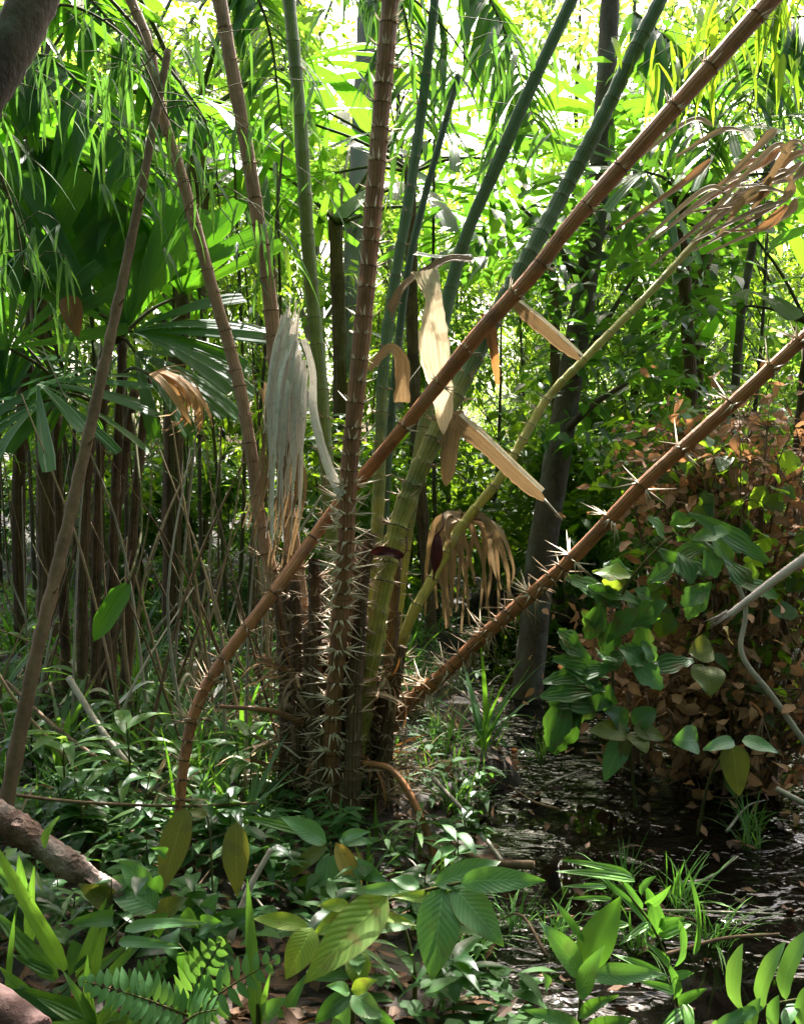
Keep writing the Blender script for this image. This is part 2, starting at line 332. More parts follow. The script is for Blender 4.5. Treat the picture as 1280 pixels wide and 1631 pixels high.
n1 = nd(nt, 'ShaderNodeTexNoise', i_Scale=1.0, i_Detail=2.5, i_Distortion=1.2); n2 = nd(nt, 'ShaderNodeTexNoise', i_Scale=3.2, i_Detail=1.0, i_Distortion=.8); L(mp.outputs[0], n1.inputs['Vector']); L(mp.outputs[0], n2.inputs['Vector'])
h = math_(nt, 'ADD', n1.outputs[0], math_(nt, 'MULTIPLY', n2.outputs[0], .45))
n3 = nd(nt, 'ShaderNodeTexNoise', i_Scale=2.2, i_Detail=2.0); L(tc.outputs['Object'], n3.inputs['Vector'])
h = math_(nt, 'MULTIPLY', h, ramp(nt, n3.outputs[0], .4, .56))
bm = nd(nt, 'ShaderNodeBump', i_Strength=1.0, i_Distance=.028); L(h, bm.inputs['Height'])
p = nd(nt, 'ShaderNodeBsdfPrincipled', i_Roughness=.02); p.inputs['Base Color'].default_value = (.003, .0025, .002, 1); p.inputs['IOR'].default_value = 1.33; L(bm.outputs[0], p.inputs['Normal'])
L(p.outputs[0], out.inputs[0]); M['water'] = m
xs = np.linspace(-3, 5, 60); ys = np.linspace(-2, 20, 120); X, Y = np.meshgrid(xs, ys); nx, ny = len(xs), len(ys)
i = np.arange(ny - 1)[:, None] * nx + np.arange(nx - 1)[None]
tag(MB().add(np.stack([X, Y, X * 0 + WATER_Z], -1), np.stack([i, i + 1, i + nx + 1, i + nx], -1)).obj('water', M['water']), kind='structure')

# leaf litter, low grass and herbs nobody could count
def frustum_pts(N, d0, d1, margin=1.1, power=1.0):
    d = d0 + (d1 - d0) * rng.uniform(0, 1, N) ** power
    x = rng.uniform(-1, 1, N) * d * (640 / FPX) * margin
    return x, d
x, y = frustum_pts(6500, 1.6, 9, power=1.3); z = ground_z(x, y)
fl = (z < WATER_Z) ; keep = (~fl) | (rng.uniform(size=len(x)) < .12); x, y, z = x[keep], y[keep], np.maximum(z, WATER_Z + .004)[keep]
mb = MB(); n = len(x); a = rng.uniform(0, 6.28, n); tilt = rng.normal(0, .3, (n, 3)) + [0, 0, 1]
leaves(mb, np.stack([x, y, z + .012], -1), np.stack([np.cos(a), np.sin(a), rng.normal(.05, .2, n)], -1), tilt, rng.uniform(.03, .085, n), rng.uniform(.014, .034, n), 'ovate', rng.uniform(-.6, 1.2, n), fold=.25, seg=4, cols=2, wave=.12)
tag(mb.obj('leaf_litter', M['litter']), 'brown fallen leaves scattered over the dark forest floor and stream edge', 'leaf litter', kind='stuff')

def grass_patch(mb, x, y, z, n_each, Lr, Wr, mat=0, lean=.55, prof='grass', spread=.03):
    N = len(x); b = np.repeat(np.stack([x, y, z], -1), n_each, 0); k = len(b)
    b[:, :2] += rng.normal(0, spread, (k, 2)); a = rng.uniform(0, 6.28, k)
    s = np.abs(rng.normal(lean, .3, k))
    d = np.stack([np.cos(a) * s, np.sin(a) * s, np.ones(k)], -1); nn = np.stack([-np.cos(a), -np.sin(a), s], -1)
    leaves(mb, b, d, nn, rng.uniform(*Lr, k), rng.uniform(*Wr, k), prof, -rng.uniform(-.1, 1.5, k) * -1, fold=.3, seg=5, cols=2, mat=mat)
x, y = frustum_pts(900, 2.2, 13, power=1.1); z = ground_z(x, y); k = (z > WATER_Z - .005) & ((y > 2.75) | (x > -.1)); x, y, z = x[k], y[k], z[k]
mb = MB(); grass_patch(mb, x, y, z, 9, (.06, .2), (.006, .016), lean=.6)
tag(mb.obj('ground_grass', M['grass']), 'thin green grass blades growing across the forest floor', 'grass', kind='stuff')
x, y = frustum_pts(1500, 1.6, 7.5, power=1.0); z = ground_z(x, y); k = (z > WATER_Z - .0) & ((x < -.1) | (rng.uniform(size=len(x)) < .5)) & ((y < 2.9) | (rng.uniform(size=len(x)) < .45)) & ((y > 2.7) | (rng.uniform(size=len(x)) < .75)) & ~((y < 2.15) & (x < -.1)); x, y, z = x[k], y[k], z[k]
mb = MB(); b = np.repeat(np.stack([x, y, z], -1), 8, 0); k = len(b); a = rng.uniform(0, 6.28, k); b[:, 2] += rng.uniform(.02, .14, k); b[:, :2] += rng.normal(0, .04, (k, 2))
leaves(mb, b, np.stack([np.cos(a), np.sin(a), rng.uniform(-.1, .6, k)], -1), (0, 0, 1), rng.uniform(.03, .10, k), rng.uniform(.014, .042, k), 'ovate', .6, seg=4, cols=2)
tag(mb.obj('ground_cover', M['cover']), 'small dark leaved ground cover herbs between the leaf litter', 'ground cover', kind='stuff')

# ------------------------------------------------------------------ generic forest plants (prototypes, then copies)
def crown_leaves(mb, centres, radii, n, Lr, Wr, prof, droop=.5, seg=3, flat=.8, hang=0.2, mat=0):
    cs = np.asarray(centres); w = np.asarray(radii) ** 2; idx = rng.choice(len(cs), n, p=w / w.sum())
    u = blob_dirs(n) * (rng.uniform(.25, 1, n) ** .45)[:, None] * np.asarray(radii)[idx][:, None]; u[:, 2] *= flat
    b = cs[idx] + u; a = rng.uniform(0, 6.28, n)
    d = np.stack([np.cos(a), np.sin(a), rng.normal(-hang, .35, n)], -1) + norm(u) * .5
    leaves(mb, b, d, np.array([0, 0, 1.]) + rng.normal(0, .35, (n, 3)), rng.uniform(*Lr, n), rng.uniform(*Wr, n), prof, droop, fold=.2, seg=seg, cols=2, mat=mat)
PROTO = {}
def tree_proto(key, name, cat, H, crown_z, spread, nblob, nleaf, Lr, Wr, prof, leafm, barkm, r0, seed_blob=.55, hang=.2, group=None):
    """trunk with limbs and a ragged crown; stands at the origin"""
    t = bpy.data.objects.new(name, None); COL.objects.link(t); tag(t, name, cat, group)
    tr = MB(); top = np.array([rng.normal(0, .12) * H * .3, rng.normal(0, .1) * H * .3, H])
    tube(tr, smooth([(0, 0, -.15), top * .35 + [rng.normal(0, .05), 0, 0], top * .7 + [rng.normal(0, .08), 0, 0], top], 14), np.linspace(r0, r0 * .3, 14), 8, jit=.06)
    cs, rs = [], []
    for k in range(nblob):
        zz = rng.uniform(crown_z[0], crown_z[1]); a = rng.uniform(0, 6.28); q = spread * rng.uniform(.2, 1) * math.sin(np.clip((zz - crown_z[0]) / (crown_z[1] - crown_z[0]), .15, .95) * np.pi) ** .5
        c = np.array([math.cos(a) * q, math.sin(a) * q, zz]); cs.append(c); rs.append(spread * rng.uniform(.28, .55) * seed_blob * 1.3)
        f = np.clip(zz / H - .2, .1, .9); st = top * f
        quick_tube(tr, [st, (st + c) / 2 + [0, 0, .08 * spread], c], r0 * .35 * (1 - f * .6), r0 * .07, 7, 5)
        for q2 in range(3):
            e = c + blob_dirs(1)[0] * rs[-1] * .9; quick_tube(tr, [c, (c + e) / 2 + [0, 0, .03], e], r0 * .09, r0 * .03, 4, 4)
    cr = MB(); crown_leaves(cr, cs, rs, nleaf, Lr, Wr, prof, hang=hang)
    tr.obj('trunk', M[barkm], t); cr.obj('crown', M[leafm], t)
    PROTO[key] = [t, 0]; return t
def put(key, x, y, rz=None, sc=1., label=None, z=None):
    t, used = PROTO[key]; rz = rnd.uniform(0, 6.28) if rz is None else rz; z = gz(x, y) if z is None else z
    if not used:
        PROTO[key][1] = 1; t.location = (x, y, z); t.rotation_euler = (0, 0, rz); t.scale = sc if hasattr(sc, '__len__') else (sc,) * 3; o = t
    else: o = copy_tree(t, (x, y, z), rz, sc)
    if label: o['label'] = label
    return o

tree_proto('tallA', 'broadleaf_tree', 'tree', 9, (3.2, 9), 2.0, 18, 2600, (.12, .22), (.05, .09), 'ovate', 'leafy', 'bark_pale', .12, group='broadleaf trees behind the palm clump')
tree_proto('tallB', 'broadleaf_tree', 'tree', 8, (2.2, 8), 1.8, 18, 2800, (.1, .2), (.035, .07), 'lance', 'leafy', 'bark_dark', .09, group='broadleaf trees behind the palm clump')
tree_proto('tallC', 'broadleaf_tree', 'tree', 10, (4, 10.5), 2.3, 20, 2800, (.12, .24), (.05, .1), 'ovate', 'leaf', 'bark_pale', .14, group='broadleaf trees behind the palm clump')
tree_proto('midA', 'understory_tree', 'tree', 3.4, (.7, 3.6), 1.0, 14, 1300, (.08, .16), (.035, .07), 'ovate', 'leafy', 'bark_dark', .03, group='understory trees')
tree_proto('midB', 'understory_tree', 'tree', 3.8, (.9, 4.0), .9, 13, 1200, (.1, .2), (.025, .045), 'lance', 'leaf', 'bark_dark', .03, hang=.6, group='understory trees')
tree_proto('shrA', 'leafy_shrub', 'shrub', 1.3, (.15, 1.45), .6, 10, 900, (.07, .15), (.03, .06), 'ovate', 'leaf', 'stem', .014, group='leafy shrubs of the understory')
tree_proto('shrB', 'leafy_shrub', 'shrub', 1.1, (.1, 1.2), .55, 9, 800, (.1, .2), (.02, .04), 'lance', 'leafy', 'stem', .012, group='leafy shrubs of the understory')
tree_proto('shrC', 'leafy_shrub', 'shrub', .8, (.05, .85), .5, 8, 600, (.07, .14), (.03, .06), 'ovate', 'leafd', 'stem', .01, group='leafy shrubs of the understory')

tree_proto('midC', 'canopy_tree', 'tree', 6.2, (2.3, 6.6), 1.5, 20, 1250, (.12, .24), (.04, .085), 'ovate', 'leafy', 'bark_dark', .05, hang=.4, group='canopy trees overhanging the stream')
def px_at(px, d): return (px - CX) / FPX * d
# tall trees in the background, pixel column and distance
for key, px, d, sc in [('tallA', 300, 11, .9), ('tallB', 90, 9.5, .9), ('tallC', 520, 13, .9), ('tallB', 1150, 12, .75), ('tallA', -140, 11, 1), ('tallC', 1380, 13, .9),
                       ('tallB', 430, 18, 1.05), ('tallC', 190, 18, 1.1), ('tallB', 700, 20, .75), ('tallA', 850, 21, .62), ('tallC', -40, 19, 1.2), ('tallA', 1000, 22, .7),
                       ('tallA', 1180, 20, .85), ('tallB', 330, 24, 1.3), ('tallA', 590, 23, 1.0), ('tallB', 940, 26, .7), ('tallC', 60, 24, 1.3), ('tallA', 1330, 22, .9), ('tallA', 480, 27, 1.3), ('tallC', 1090, 28, .9), ('tallB', 780, 28, .75), ('tallB', 1250, 27, 1.0), ('tallC', 660, 14, .72), ('tallA', 980, 15, .6), ('tallC', 1240, 14.5, .75), ('tallB', 820, 17, .62), ('tallA', 420, 14, .85)]:
    side = 'left of the palm clump' if px < 420 else 'behind the palm clump' if px < 860 else 'beyond the stream'
    kind = {'tallA': 'pale trunked broadleaf tree with loose yellow green crown', 'tallB': 'dark trunked tree with narrow bright leaves', 'tallC': 'tall pale trunked tree with mid green crown'}[key]
    put(key, px_at(px, d), d, None, sc, f'{kind} far {side}' if d > 15 else f'{kind} standing {side}')
for px, d, sc in ((660, 10.5, 1.05), (1010, 8.2, .85), (1280, 8, .85), (900, 11.5, 1.0)):
    put('midC', px_at(px, d), d, None, sc, 'slim dark trunked canopy tree with loose hanging leaves ' + ('behind the palm clump' if px < 860 else 'overhanging the right bank of the stream'))
for k in range(13):
    px = 560 + 760 * ((k * .618034 + .2) % 1); d = 6.6 + 3.2 * ((k * .7548 + .4) % 1)
    put(('midB', 'midA')[k % 2], px_at(px, d), d, None, rnd.uniform(.6, .85), ('slim understory tree with long hanging green leaves ', 'slim understory tree with rounded yellow green leaves ')[k % 2] + ('behind the palm clump' if px < 860 else 'beyond the stream'))
for k in range(26):
    key = ('midA', 'midB')[k % 2]; px = -60 + 1400 * ((k * .381966 + .13) % 1); d = 7 + 8 * ((k * .618 + .3) % 1)
    if px > 560: d += 2
    elif d < 9.5: d += 2.5
    side = 'left of the palm clump' if px < 420 else 'behind the palm clump' if px < 860 else 'beyond the stream'
    put(key, px_at(px, d), d, None, rnd.uniform(.75, 1.15), {'midA': 'slim understory tree with rounded yellow green leaves ', 'midB': 'slim understory tree with long hanging green leaves '}[key] + side)
for k in range(74):
    key = ('shrA', 'shrB', 'shrC')[k % 3]; px = -40 + 1360 * ((k * .618034 + .4) % 1); d = 4.4 + 8.5 * ((k * .7548 + .2) % 1)
    if k > 43: px = 480 + 820 * ((k * .618034 + .4) % 1); d = 6.5 + 8 * ((k * .7548 + .2) % 1)
    x = px_at(px, d)
    if gz(x, d) < WATER_Z - .03 and d < 6.8: continue
    side = 'left of the palm clump' if px < 420 else 'behind the palm clump' if px < 860 else 'beyond the stream'
    near = px < 640 and d < 6.6
    if near and k % 2: continue
    put(key, x, d, None, rnd.uniform(.8, 1.3) * (.5 if near else 1), {'shrA': 'bushy green shrub with rounded leaves ', 'shrB': 'light green shrub with narrow leaves ', 'shrC': 'low dark green shrub '}[key] + side)

# unseen forest leaves overhead and behind the camera, added to cut ambient sky light
mb = MB(); n = 27000; b = np.stack([rng.uniform(-14, 14, n), rng.uniform(-16, 4.2, n), rng.uniform(5, 9, n)], -1)
w_ = np.stack([np.cos(t_ := rng.uniform(math.pi * .93, math.pi * 2.07, n)) * (q_ := rng.uniform(5.5, 9, n)), np.sin(t_) * q_ * .8 + 1.5, rng.uniform(.1, 6.5, n)], -1); b = np.vstack([b, w_]); n *= 2; a = rng.uniform(0, 6.28, n)
leaves(mb, b, np.stack([np.cos(a), np.sin(a), rng.normal(-.3, .4, n)], -1), rng.normal(0, .4, (n, 3)) + [0, 0, 1], rng.uniform(.2, .4, n), rng.uniform(.09, .16, n), 'ovate', .5, seg=3, cols=2)
tag(mb.obj('unseen_canopy', M['leafd']), 'unseen leaves of the surrounding swamp forest added overhead and behind to block sky light', 'forest', kind='stuff')

# thin dark stems crowding the left background
def pole_proto(key, H, r, barkm):
    t = bpy.data.objects.new('thin_sapling', None); COL.objects.link(t); tag(t, 'thin sapling', 'sapling', 'thin saplings behind the fan palms')
    mb = MB(); tube(mb, smooth([(0, 0, -.1), (rng.normal(0, .08), 0, H * .4), (rng.normal(0, .15), .05, H)], 12), np.linspace(r, r * .5, 12), 6); mb.obj('stem', M[barkm], t)
    cr = MB(); n = 22; zz = rng.uniform(.35, 1, n) * H; a = rng.uniform(0, 6.28, n); b = np.stack([np.cos(a) * .1, np.sin(a) * .1, zz], -1)
    leaves(cr, b, np.stack([np.cos(a), np.sin(a), rng.normal(-.3, .4, n)], -1), (0, 0, 1), rng.uniform(.12, .3, n), rng.uniform(.015, .035, n), 'lance', .8, seg=4, cols=2); cr.obj('foliage', M['leaf'], t)
    PROTO[key] = [t, 0]
pole_proto('poleA', 2.6, .013, 'stem'); pole_proto('poleB', 3.4, .018, 'bark_dark'); pole_proto('poleC', 2.2, .009, 'twig')
for k in range(46):
    px = -20 + (460 if k < 32 else 1250) * ((k * .618034) % 1); d = 4.6 + 3.8 * ((k * .7548 + .1) % 1); x = px_at(px, d)
    if gz(x, d) < WATER_Z - .03: continue
    key = ('poleA', 'poleB', 'poleC')[k % 3]
    put(key, x, d, None, rnd.uniform(.8, 1.2), {'poleA': 'thin greenish sapling stem', 'poleB': 'thin dark sapling trunk', 'poleC': 'very thin brown sapling stem'}[key] + (' crowding the shade left of the palm clump' if px < 440 else ' standing behind the palm clump' if px < 860 else ' standing beyond the stream'))

# dry leaning canes tangled in the shade on the left
for k in range(80):
    d = 3.3 + 2.2 * rnd.random(); x = px_at(rnd.uniform(-10, 470), d); h_ = rnd.uniform(.5, 1.7); lx = rnd.gauss(0, .35); b = np.array([x, d, gz(x, d) - .02]); mb = MB()
    quick_tube(mb, [b, b + [lx * .5 + rnd.gauss(0, .05), rnd.gauss(0, .1), h_ * .55], b + [lx, rnd.gauss(0, .2), h_]], rnd.uniform(.004, .009), .002, 12, 6, jit=.06)
    tag(mb.obj('dry_cane', M[('twig', 'twig_pale', 'spined')[k % 3]]), ('thin brown dry cane', 'thin grey dry cane', 'thin tan dry cane')[k % 3] + ' leaning in the tangle left of the palm clump', 'cane', 'dry canes in the left tangle')

# ------------------------------------------------------------------ the spiny palm clump
def ring_stalk(name, pts, r0, r1, mats, gap, parent, label=None, n=70, lip=.05, sides=12, split=None, cup=0., bands=True):
    """leaf stalk: ribbed tube with raised dark rings; pts run base -> tip; returns the centre line and the ring indices"""
    C = smooth(pts, n * 3); L = np.concatenate([[0], np.cumsum(np.linalg.norm(np.diff(C, axis=0), axis=1))])
    rad = (r0 + (r1 - r0) * (L / L[-1]) ** .8) * .9
    mb = MB(); rings = []; q = gap * .6
    while q < L[-1] - .02:
        rings.append(int(np.searchsorted(L, q))); q += gap * rnd.uniform(.65, 1.35)
    prof = 1 + .05 * np.convolve(rng.normal(0, 1, len(C)), np.ones(9) / 3, 'same') * .5
    for k in rings:
        prof[max(0, k - 1):k + 1] += lip; prof[max(0, k - 3):max(0, k - 1)] += lip * .35
    if cup:
        e = [0] + rings + [len(C) - 1]
        for a_, b_ in zip(e[:-1], e[1:]): prof[a_ + 1:b_ + 1] += cup * np.linspace(-.4, 1, max(1, b_ - a_)) * (np.linspace(1, .15, len(C))[a_])
    if split is None: tube(mb, C, rad * prof, sides, 0, .015)
    else:
        s = int(len(C) * split); tube(mb, C[:s + 1], (rad * prof)[:s + 1], sides, 0, .015); tube(mb, C[s:], (rad * prof)[s:], sides, 2, .015)
    for k in rings if bands else ():
        if rnd.random() < .35: continue
        e = min(len(C) - 1, k + 1)
        dl_ = np.linalg.norm(C[e] - C[k - 1]) / 2 + 1e-6
        seg = np.array([C[k] + (C[e] - C[k]) * f for f in np.linspace(-.5, .6, 4) * rnd.uniform(.002, .0045) / dl_]); tube(mb, seg, rad[k] * prof[k] * np.array([1.0, 1.04, 1.03, .97]), sides, 1, .04)
    o = mb.obj(name, [M[x] for x in mats], parent)
    if label: o['label'] = label
    return o, C, rad, rings
def whorls(o, C, rad, rings, Lr, count, matn, arc=3.6, up=.25, frac=(0, 1), sr=.003):
    """a fan of spines at every ring, each ring its own sub-part"""
    T, A, B = frames(C)
    for k in rings:
        f = k / len(C)
        if not frac[0] <= f <= frac[1]: continue
        m = rnd.randint(*count); a = rng.uniform(-arc / 2, arc / 2, m) + math.pi / 2 + rng.normal(0, .3)
        out = A[k] * np.cos(a)[:, None] + B[k] * np.sin(a)[:, None]
        d = out + T[k] * (up + rng.normal(0, .45, m))[:, None] + rng.normal(0, .15, (m, 3))
        mb = MB(); spikes(mb, C[k] + out * rad[k] * .95, d, rng.uniform(*Lr, m), sr, 1)
        tube(mb, np.array([C[k] + T[k] * q for q in (-.003, 0, .003)]), rad[k] * np.array([1.0, 1.06, 1.0]), 12, 0, .09); mb.obj('spine_whorl', [o.data.materials[1], M[matn]], o)
BASE = P(535, 1300, 3.3); BASE.z = gz(BASE.x, BASE.y)
palm = thing('spiny_palm', 'clump of spiny swamp palm stalks with rings of pale thorns standing beside the stream', 'palm', BASE)
def px(*q): return [P(*a) for a in q]
D_, DC, Dr, Drg = ring_stalk('leaf_stalk', px((528, 1310, 3.15), (530, 1150, 3.1), (540, 1000, 3.05), (550, 880, 3.02), (556, 750, 3.0), (570, 600, 2.98), (586, 430, 2.96), (606, 190, 2.94), (624, -30, 2.92), (635, -180, 2.92)), .030, .028, ['stalk_brown', 'ring'], .062, palm, 'rust brown leaf stalk with pale thorns up the middle')
whorls(D_, DC, Dr, [k for k in range(5, 92, 4)], (.025, .1), (14, 20), 'spine', arc=4.4, up=.05, sr=.0042); whorls(D_, DC, Dr, Drg, (.02, .05), (5, 9), 'spine', arc=3.4, up=.7, frac=(.42, 1), sr=.0036)
A_, C_, r_, g_ = ring_stalk('leaf_stalk', px((488, 1290, 3.3), (478, 1150, 3.35), (455, 1000, 3.38), (418, 850, 3.4), (400, 720, 3.4), (378, 600, 3.4), (336, 450, 3.38), (292, 290, 3.35), (258, 180, 3.32), (236, 70, 3.3), (200, -20, 3.3)), .028, .019, ['stalk_pink', 'ring'], .075, palm, 'pale brown leaf stalk bending to the upper left')
whorls(A_, C_, r_, g_, (.015, .03), (3, 6), 'spined', frac=(.3, 1)); whorls(A_, C_, r_, g_, (.04, .08), (8, 12), 'spined', frac=(0, .3))
B_, C_, r_, g_ = ring_stalk('leaf_stalk', px((505, 1290, 3.3), (495, 1100, 3.35), (475, 930, 3.4), (455, 780, 3.42), (440, 600, 3.42), (428, 460, 3.4), (408, 330, 3.38), (390, 220, 3.36), (366, 90, 3.34), (345, -30, 3.34)), .032, .025, ['stalk_pink', 'ring'], .095, palm, 'pale pinkish brown leaf stalk behind the shredded dry leaf')
whorls(B_, C_, r_, g_, (.012, .025), (3, 6), 'spined', frac=(.3, 1)); whorls(B_, C_, r_, g_, (.04, .08), (8, 12), 'spined', frac=(0, .3))
o, C_, r_, g_ = ring_stalk('leaf_stalk', px((545, 1290, 3.35), (540, 1080, 3.4), (528, 850, 3.42), (517, 700, 3.42), (510, 600, 3.42), (498, 480, 3.42), (488, 350, 3.4), (478, 190, 3.4), (466, 60, 3.4), (456, -40, 3.4)), .031, .024, ['stalk_green', 'ringg'], .13, palm, 'green bamboo like leaf stalk', lip=.1)
whorls(o, C_, r_, g_, (.01, .022), (3, 5), 'spined', frac=(.4, 1)); whorls(o, C_, r_, g_, (.03, .07), (6, 10), 'spined', frac=(0, .4))
o, C_, r_, g_ = ring_stalk('leaf_stalk', px((560, 1290, 3.4), (585, 1050, 3.45), (600, 850, 3.5), (606, 700, 3.52), (612, 570, 3.55), (630, 440, 3.6), (652, 310, 3.65), (672, 170, 3.7), (690, 20, 3.7), (695, -40, 3.7)), .028, .019, ['stalk_ageing', 'ringg'], .1, palm, 'dark green leaf stalk yellowing towards the base', cup=.1)
whorls(o, C_, r_, g_, (.012, .03), (3, 6), 'spined')
o, C_, r_, g_ = ring_stalk('leaf_stalk', px((580, 1280, 3.5), (600, 1050, 3.6), (620, 700, 3.7), (645, 460, 3.75), (672, 330, 3.8), (702, 220, 3.85), (730, 120, 3.9)), .022, .014, ['stalk_teal', 'ringg'], .12, palm, 'slender dark green leaf stalk', lip=.04)
o, C_, r_, g_ = ring_stalk('leaf_stalk', px((600, 1270, 3.5), (640, 900, 3.6), (690, 600, 3.65), (720, 450, 3.7), (748, 360, 3.7), (790, 265, 3.7), (840, 150, 3.7), (905, 10, 3.7), (930, -40, 3.7)), .028, .026, ['stalk_ageing', 'ringg'], .16, palm, 'thick blue green leaf stalk leaning right', lip=.04)
o, C_, r_, g_ = ring_stalk('leaf_stalk', px((566, 1260, 3.25), (580, 1110, 3.22), (600, 990, 3.2), (622, 880, 3.2), (650, 790, 3.22), (690, 700, 3.25), (745, 590, 3.3), (795, 490, 3.35), (850, 392, 3.4), (900, 300, 3.45), (955, 195, 3.45), (1008, 85, 3.45), (1066, -30, 3.45)), .036, .027, ['stalk_ageing', 'ringg'], .068, palm, 'stout leaf stalk yellow and notched below and dark green above leaning right', cup=.16)
whorls(o, C_, r_, g_, (.02, .065), (6, 10), 'spined', frac=(0, .6), up=.1, sr=.0036)
o, C_, r_, g_ = ring_stalk('leaf_stalk', px((600, 1240, 3.45), (625, 1080, 3.5), (652, 990, 3.5), (690, 920, 3.55), (730, 845, 3.6), (800, 755, 3.65), (868, 640, 3.75), (930, 572, 3.8), (1030, 470, 3.9), (1112, 380, 4.0), (1180, 300, 4.1)), .023, .014, ['stalk_yellow', 'ringg'], .085, palm, 'pale yellow green jointed leaf stalk sagging to the right', cup=.2)
whorls(o, C_, r_, g_, (.015, .04), (3, 6), 'spined', frac=(0, .6))
J_, JC, Jr, Jg = ring_stalk('leaf_stalk', px((600, 1190, 3.3), (650, 1120, 3.28), (705, 1075, 3.25), (762, 1020, 3.22), (830, 960, 3.18), (900, 900, 3.12), (960, 838, 3.08), (1030, 765, 3.02), (1120, 684, 2.96), (1200, 612, 2.9), (1290, 528, 2.85)), .027, .022, ['stalk_orange', 'ring'], .15, palm, 'orange brown dying leaf stalk sagging low over the stream')
whorls(J_, JC, Jr, Jg, (.05, .1), (8, 13), 'spine', frac=(0, 1), arc=5, up=-.2, sr=.0036)
for q in (((482, 1285, 3.2), (474, 1100, 3.2), (470, 925, 3.22)), ((508, 1290, 3.12), (503, 1080, 3.12), (500, 890, 3.14)), ((560, 1285, 3.08), (565, 1100, 3.08), (578, 930, 3.1), (592, 850, 3.12)), ((600, 1270, 3.2), (622, 1130, 3.2), (640, 1030, 3.2)), ((455, 1270, 3.3), (456, 1130, 3.3), (448, 980, 3.32))):
    o, C_, r_, g_ = ring_stalk('dead_stalk', px(*q), .032, .02, ['stalk_dark', 'ring'], .07, palm)
    whorls(o, C_, r_, list(range(6, 205, 17)), (.025, .085), (9, 15), 'spined', arc=5, up=.1)
for k in range(44):                       # old fibrous leaf bases packed round the foot
    a = rnd.uniform(0, 6.28); q = rnd.uniform(.05, .17); x, y = BASE.x + math.cos(a) * q * 1.1, BASE.y + math.sin(a) * q * .7; z0 = gz(x, y) - .05; hh = rnd.uniform(.2, .95)
    mb = MB(); C = smooth([(x, y, z0), (x + rnd.uniform(-.02, .02), y, z0 + hh * .5), (x + math.cos(a) * .05, y + math.sin(a) * .05, z0 + hh)], 14)
    tube(mb, C, np.linspace(.03, .013, 14), 9, 0, .14); T, A, B = frames(C); n = 70; idx = rng.integers(1, 13, n); an = rng.uniform(0, 6.28, n)
    out = A[idx] * np.cos(an)[:, None] + B[idx] * np.sin(an)[:, None]
    spikes(mb, C[idx] + out * .025, out + T[idx] * rng.normal(.2, .5, n)[:, None], rng.uniform(.02, .075, n), .0018, 1)
    mb.obj('old_leaf_base', [M['stalk_dark'], M['spined']], palm)
for k in range(50):                       # ragged fibre flaps on the foot
    a = rnd.uniform(0, 6.28); b0 = np.array([BASE.x + math.cos(a) * .2, BASE.y + math.sin(a) * .14, gz(BASE.x, BASE.y) + rnd.uniform(0, .5)])
    mb = MB(); leaves(mb, b0 + rng.normal(0, .006, (5, 3)), np.array([math.cos(a), math.sin(a), .4]) + rng.normal(0, .5, (5, 3)), (math.cos(a), math.sin(a), 1), rng.uniform(.06, .2, 5), rng.uniform(.004, .016, 5), 'strap', rng.uniform(.5, 2.4, 5), seg=6, cols=2)
    mb.obj('fibre_flap', M['drybrown' if k % 3 else 'dead'], palm)

# the long orange stalk that crosses the whole picture (rooted at the lower left)
st = thing('leaning_leaf_stalk', 'long orange brown thorny leaf stalk slanting across the whole palm clump', 'leaf stalk', P(289, 1400, 2.75))
I_, IC, Ir, Ig = ring_stalk('stalk', px((292, 1440, 2.74), (286, 1330, 2.75), (292, 1225, 2.78), (312, 1130, 2.82), (356, 1050, 2.87), (430, 952, 2.95), (510, 842, 3.08), (555, 785, 3.1), (602, 730, 3.1), (690, 622, 3.06), (770, 522, 3.02), (845, 440, 3.0), (905, 362, 2.98), (985, 270, 2.96), (1110, 130, 2.94), (1225, 2, 2.92), (1290, -70, 2.92)), .014, .032, ['stalk_orange', 'ring'], .18, st, lip=.03)
whorls(I_, IC, Ir, Ig, (.04, .085), (8, 13), 'spined', frac=(0, .34), arc=5.5); whorls(I_, IC, Ir, Ig, (.02, .05), (5, 8), 'spine', frac=(.34, 1), up=.7, arc=3.4, sr=.0034)
whorls(I_, IC, Ir, [k for k in range(4, int(len(IC) * .27), 4)], (.03, .075), (5, 8), 'spined', arc=6)
whorls(J_, JC, Jr, [k for k in range(3, int(len(JC) * .5), 5)], (.03, .1), (8, 13), 'spined', arc=6, up=-.3, sr=.0036)
# the smooth leaning stick on the left
st = thing('leaning_stick', 'long bare brown stick leaning from the log up to the top of the pale stalk', 'stick', P(10, 1290, 2.6))
mb = MB(); C = smooth(px((6, 1300, 2.6), (55, 1060, 2.7), (98, 880, 2.8), (140, 700, 2.9), (180, 520, 3.0), (216, 350, 3.1), (250, 175, 3.2), (268, 80, 3.25)), 80); tube(mb, C, np.linspace(.021, .012, 80) * (1 + .07 * np.sin(np.arange(80) * 1.9)), 9, 0, .08); mb.obj('shaft', M['twig'], st)
mb = MB()
for k in (18, 33, 47, 58): quick_tube(mb, [C[k], C[k] + np.array([.03, -.02, .03])], .006, .002, 4, 5)
mb.obj('twig_stub', M['twig'], st)

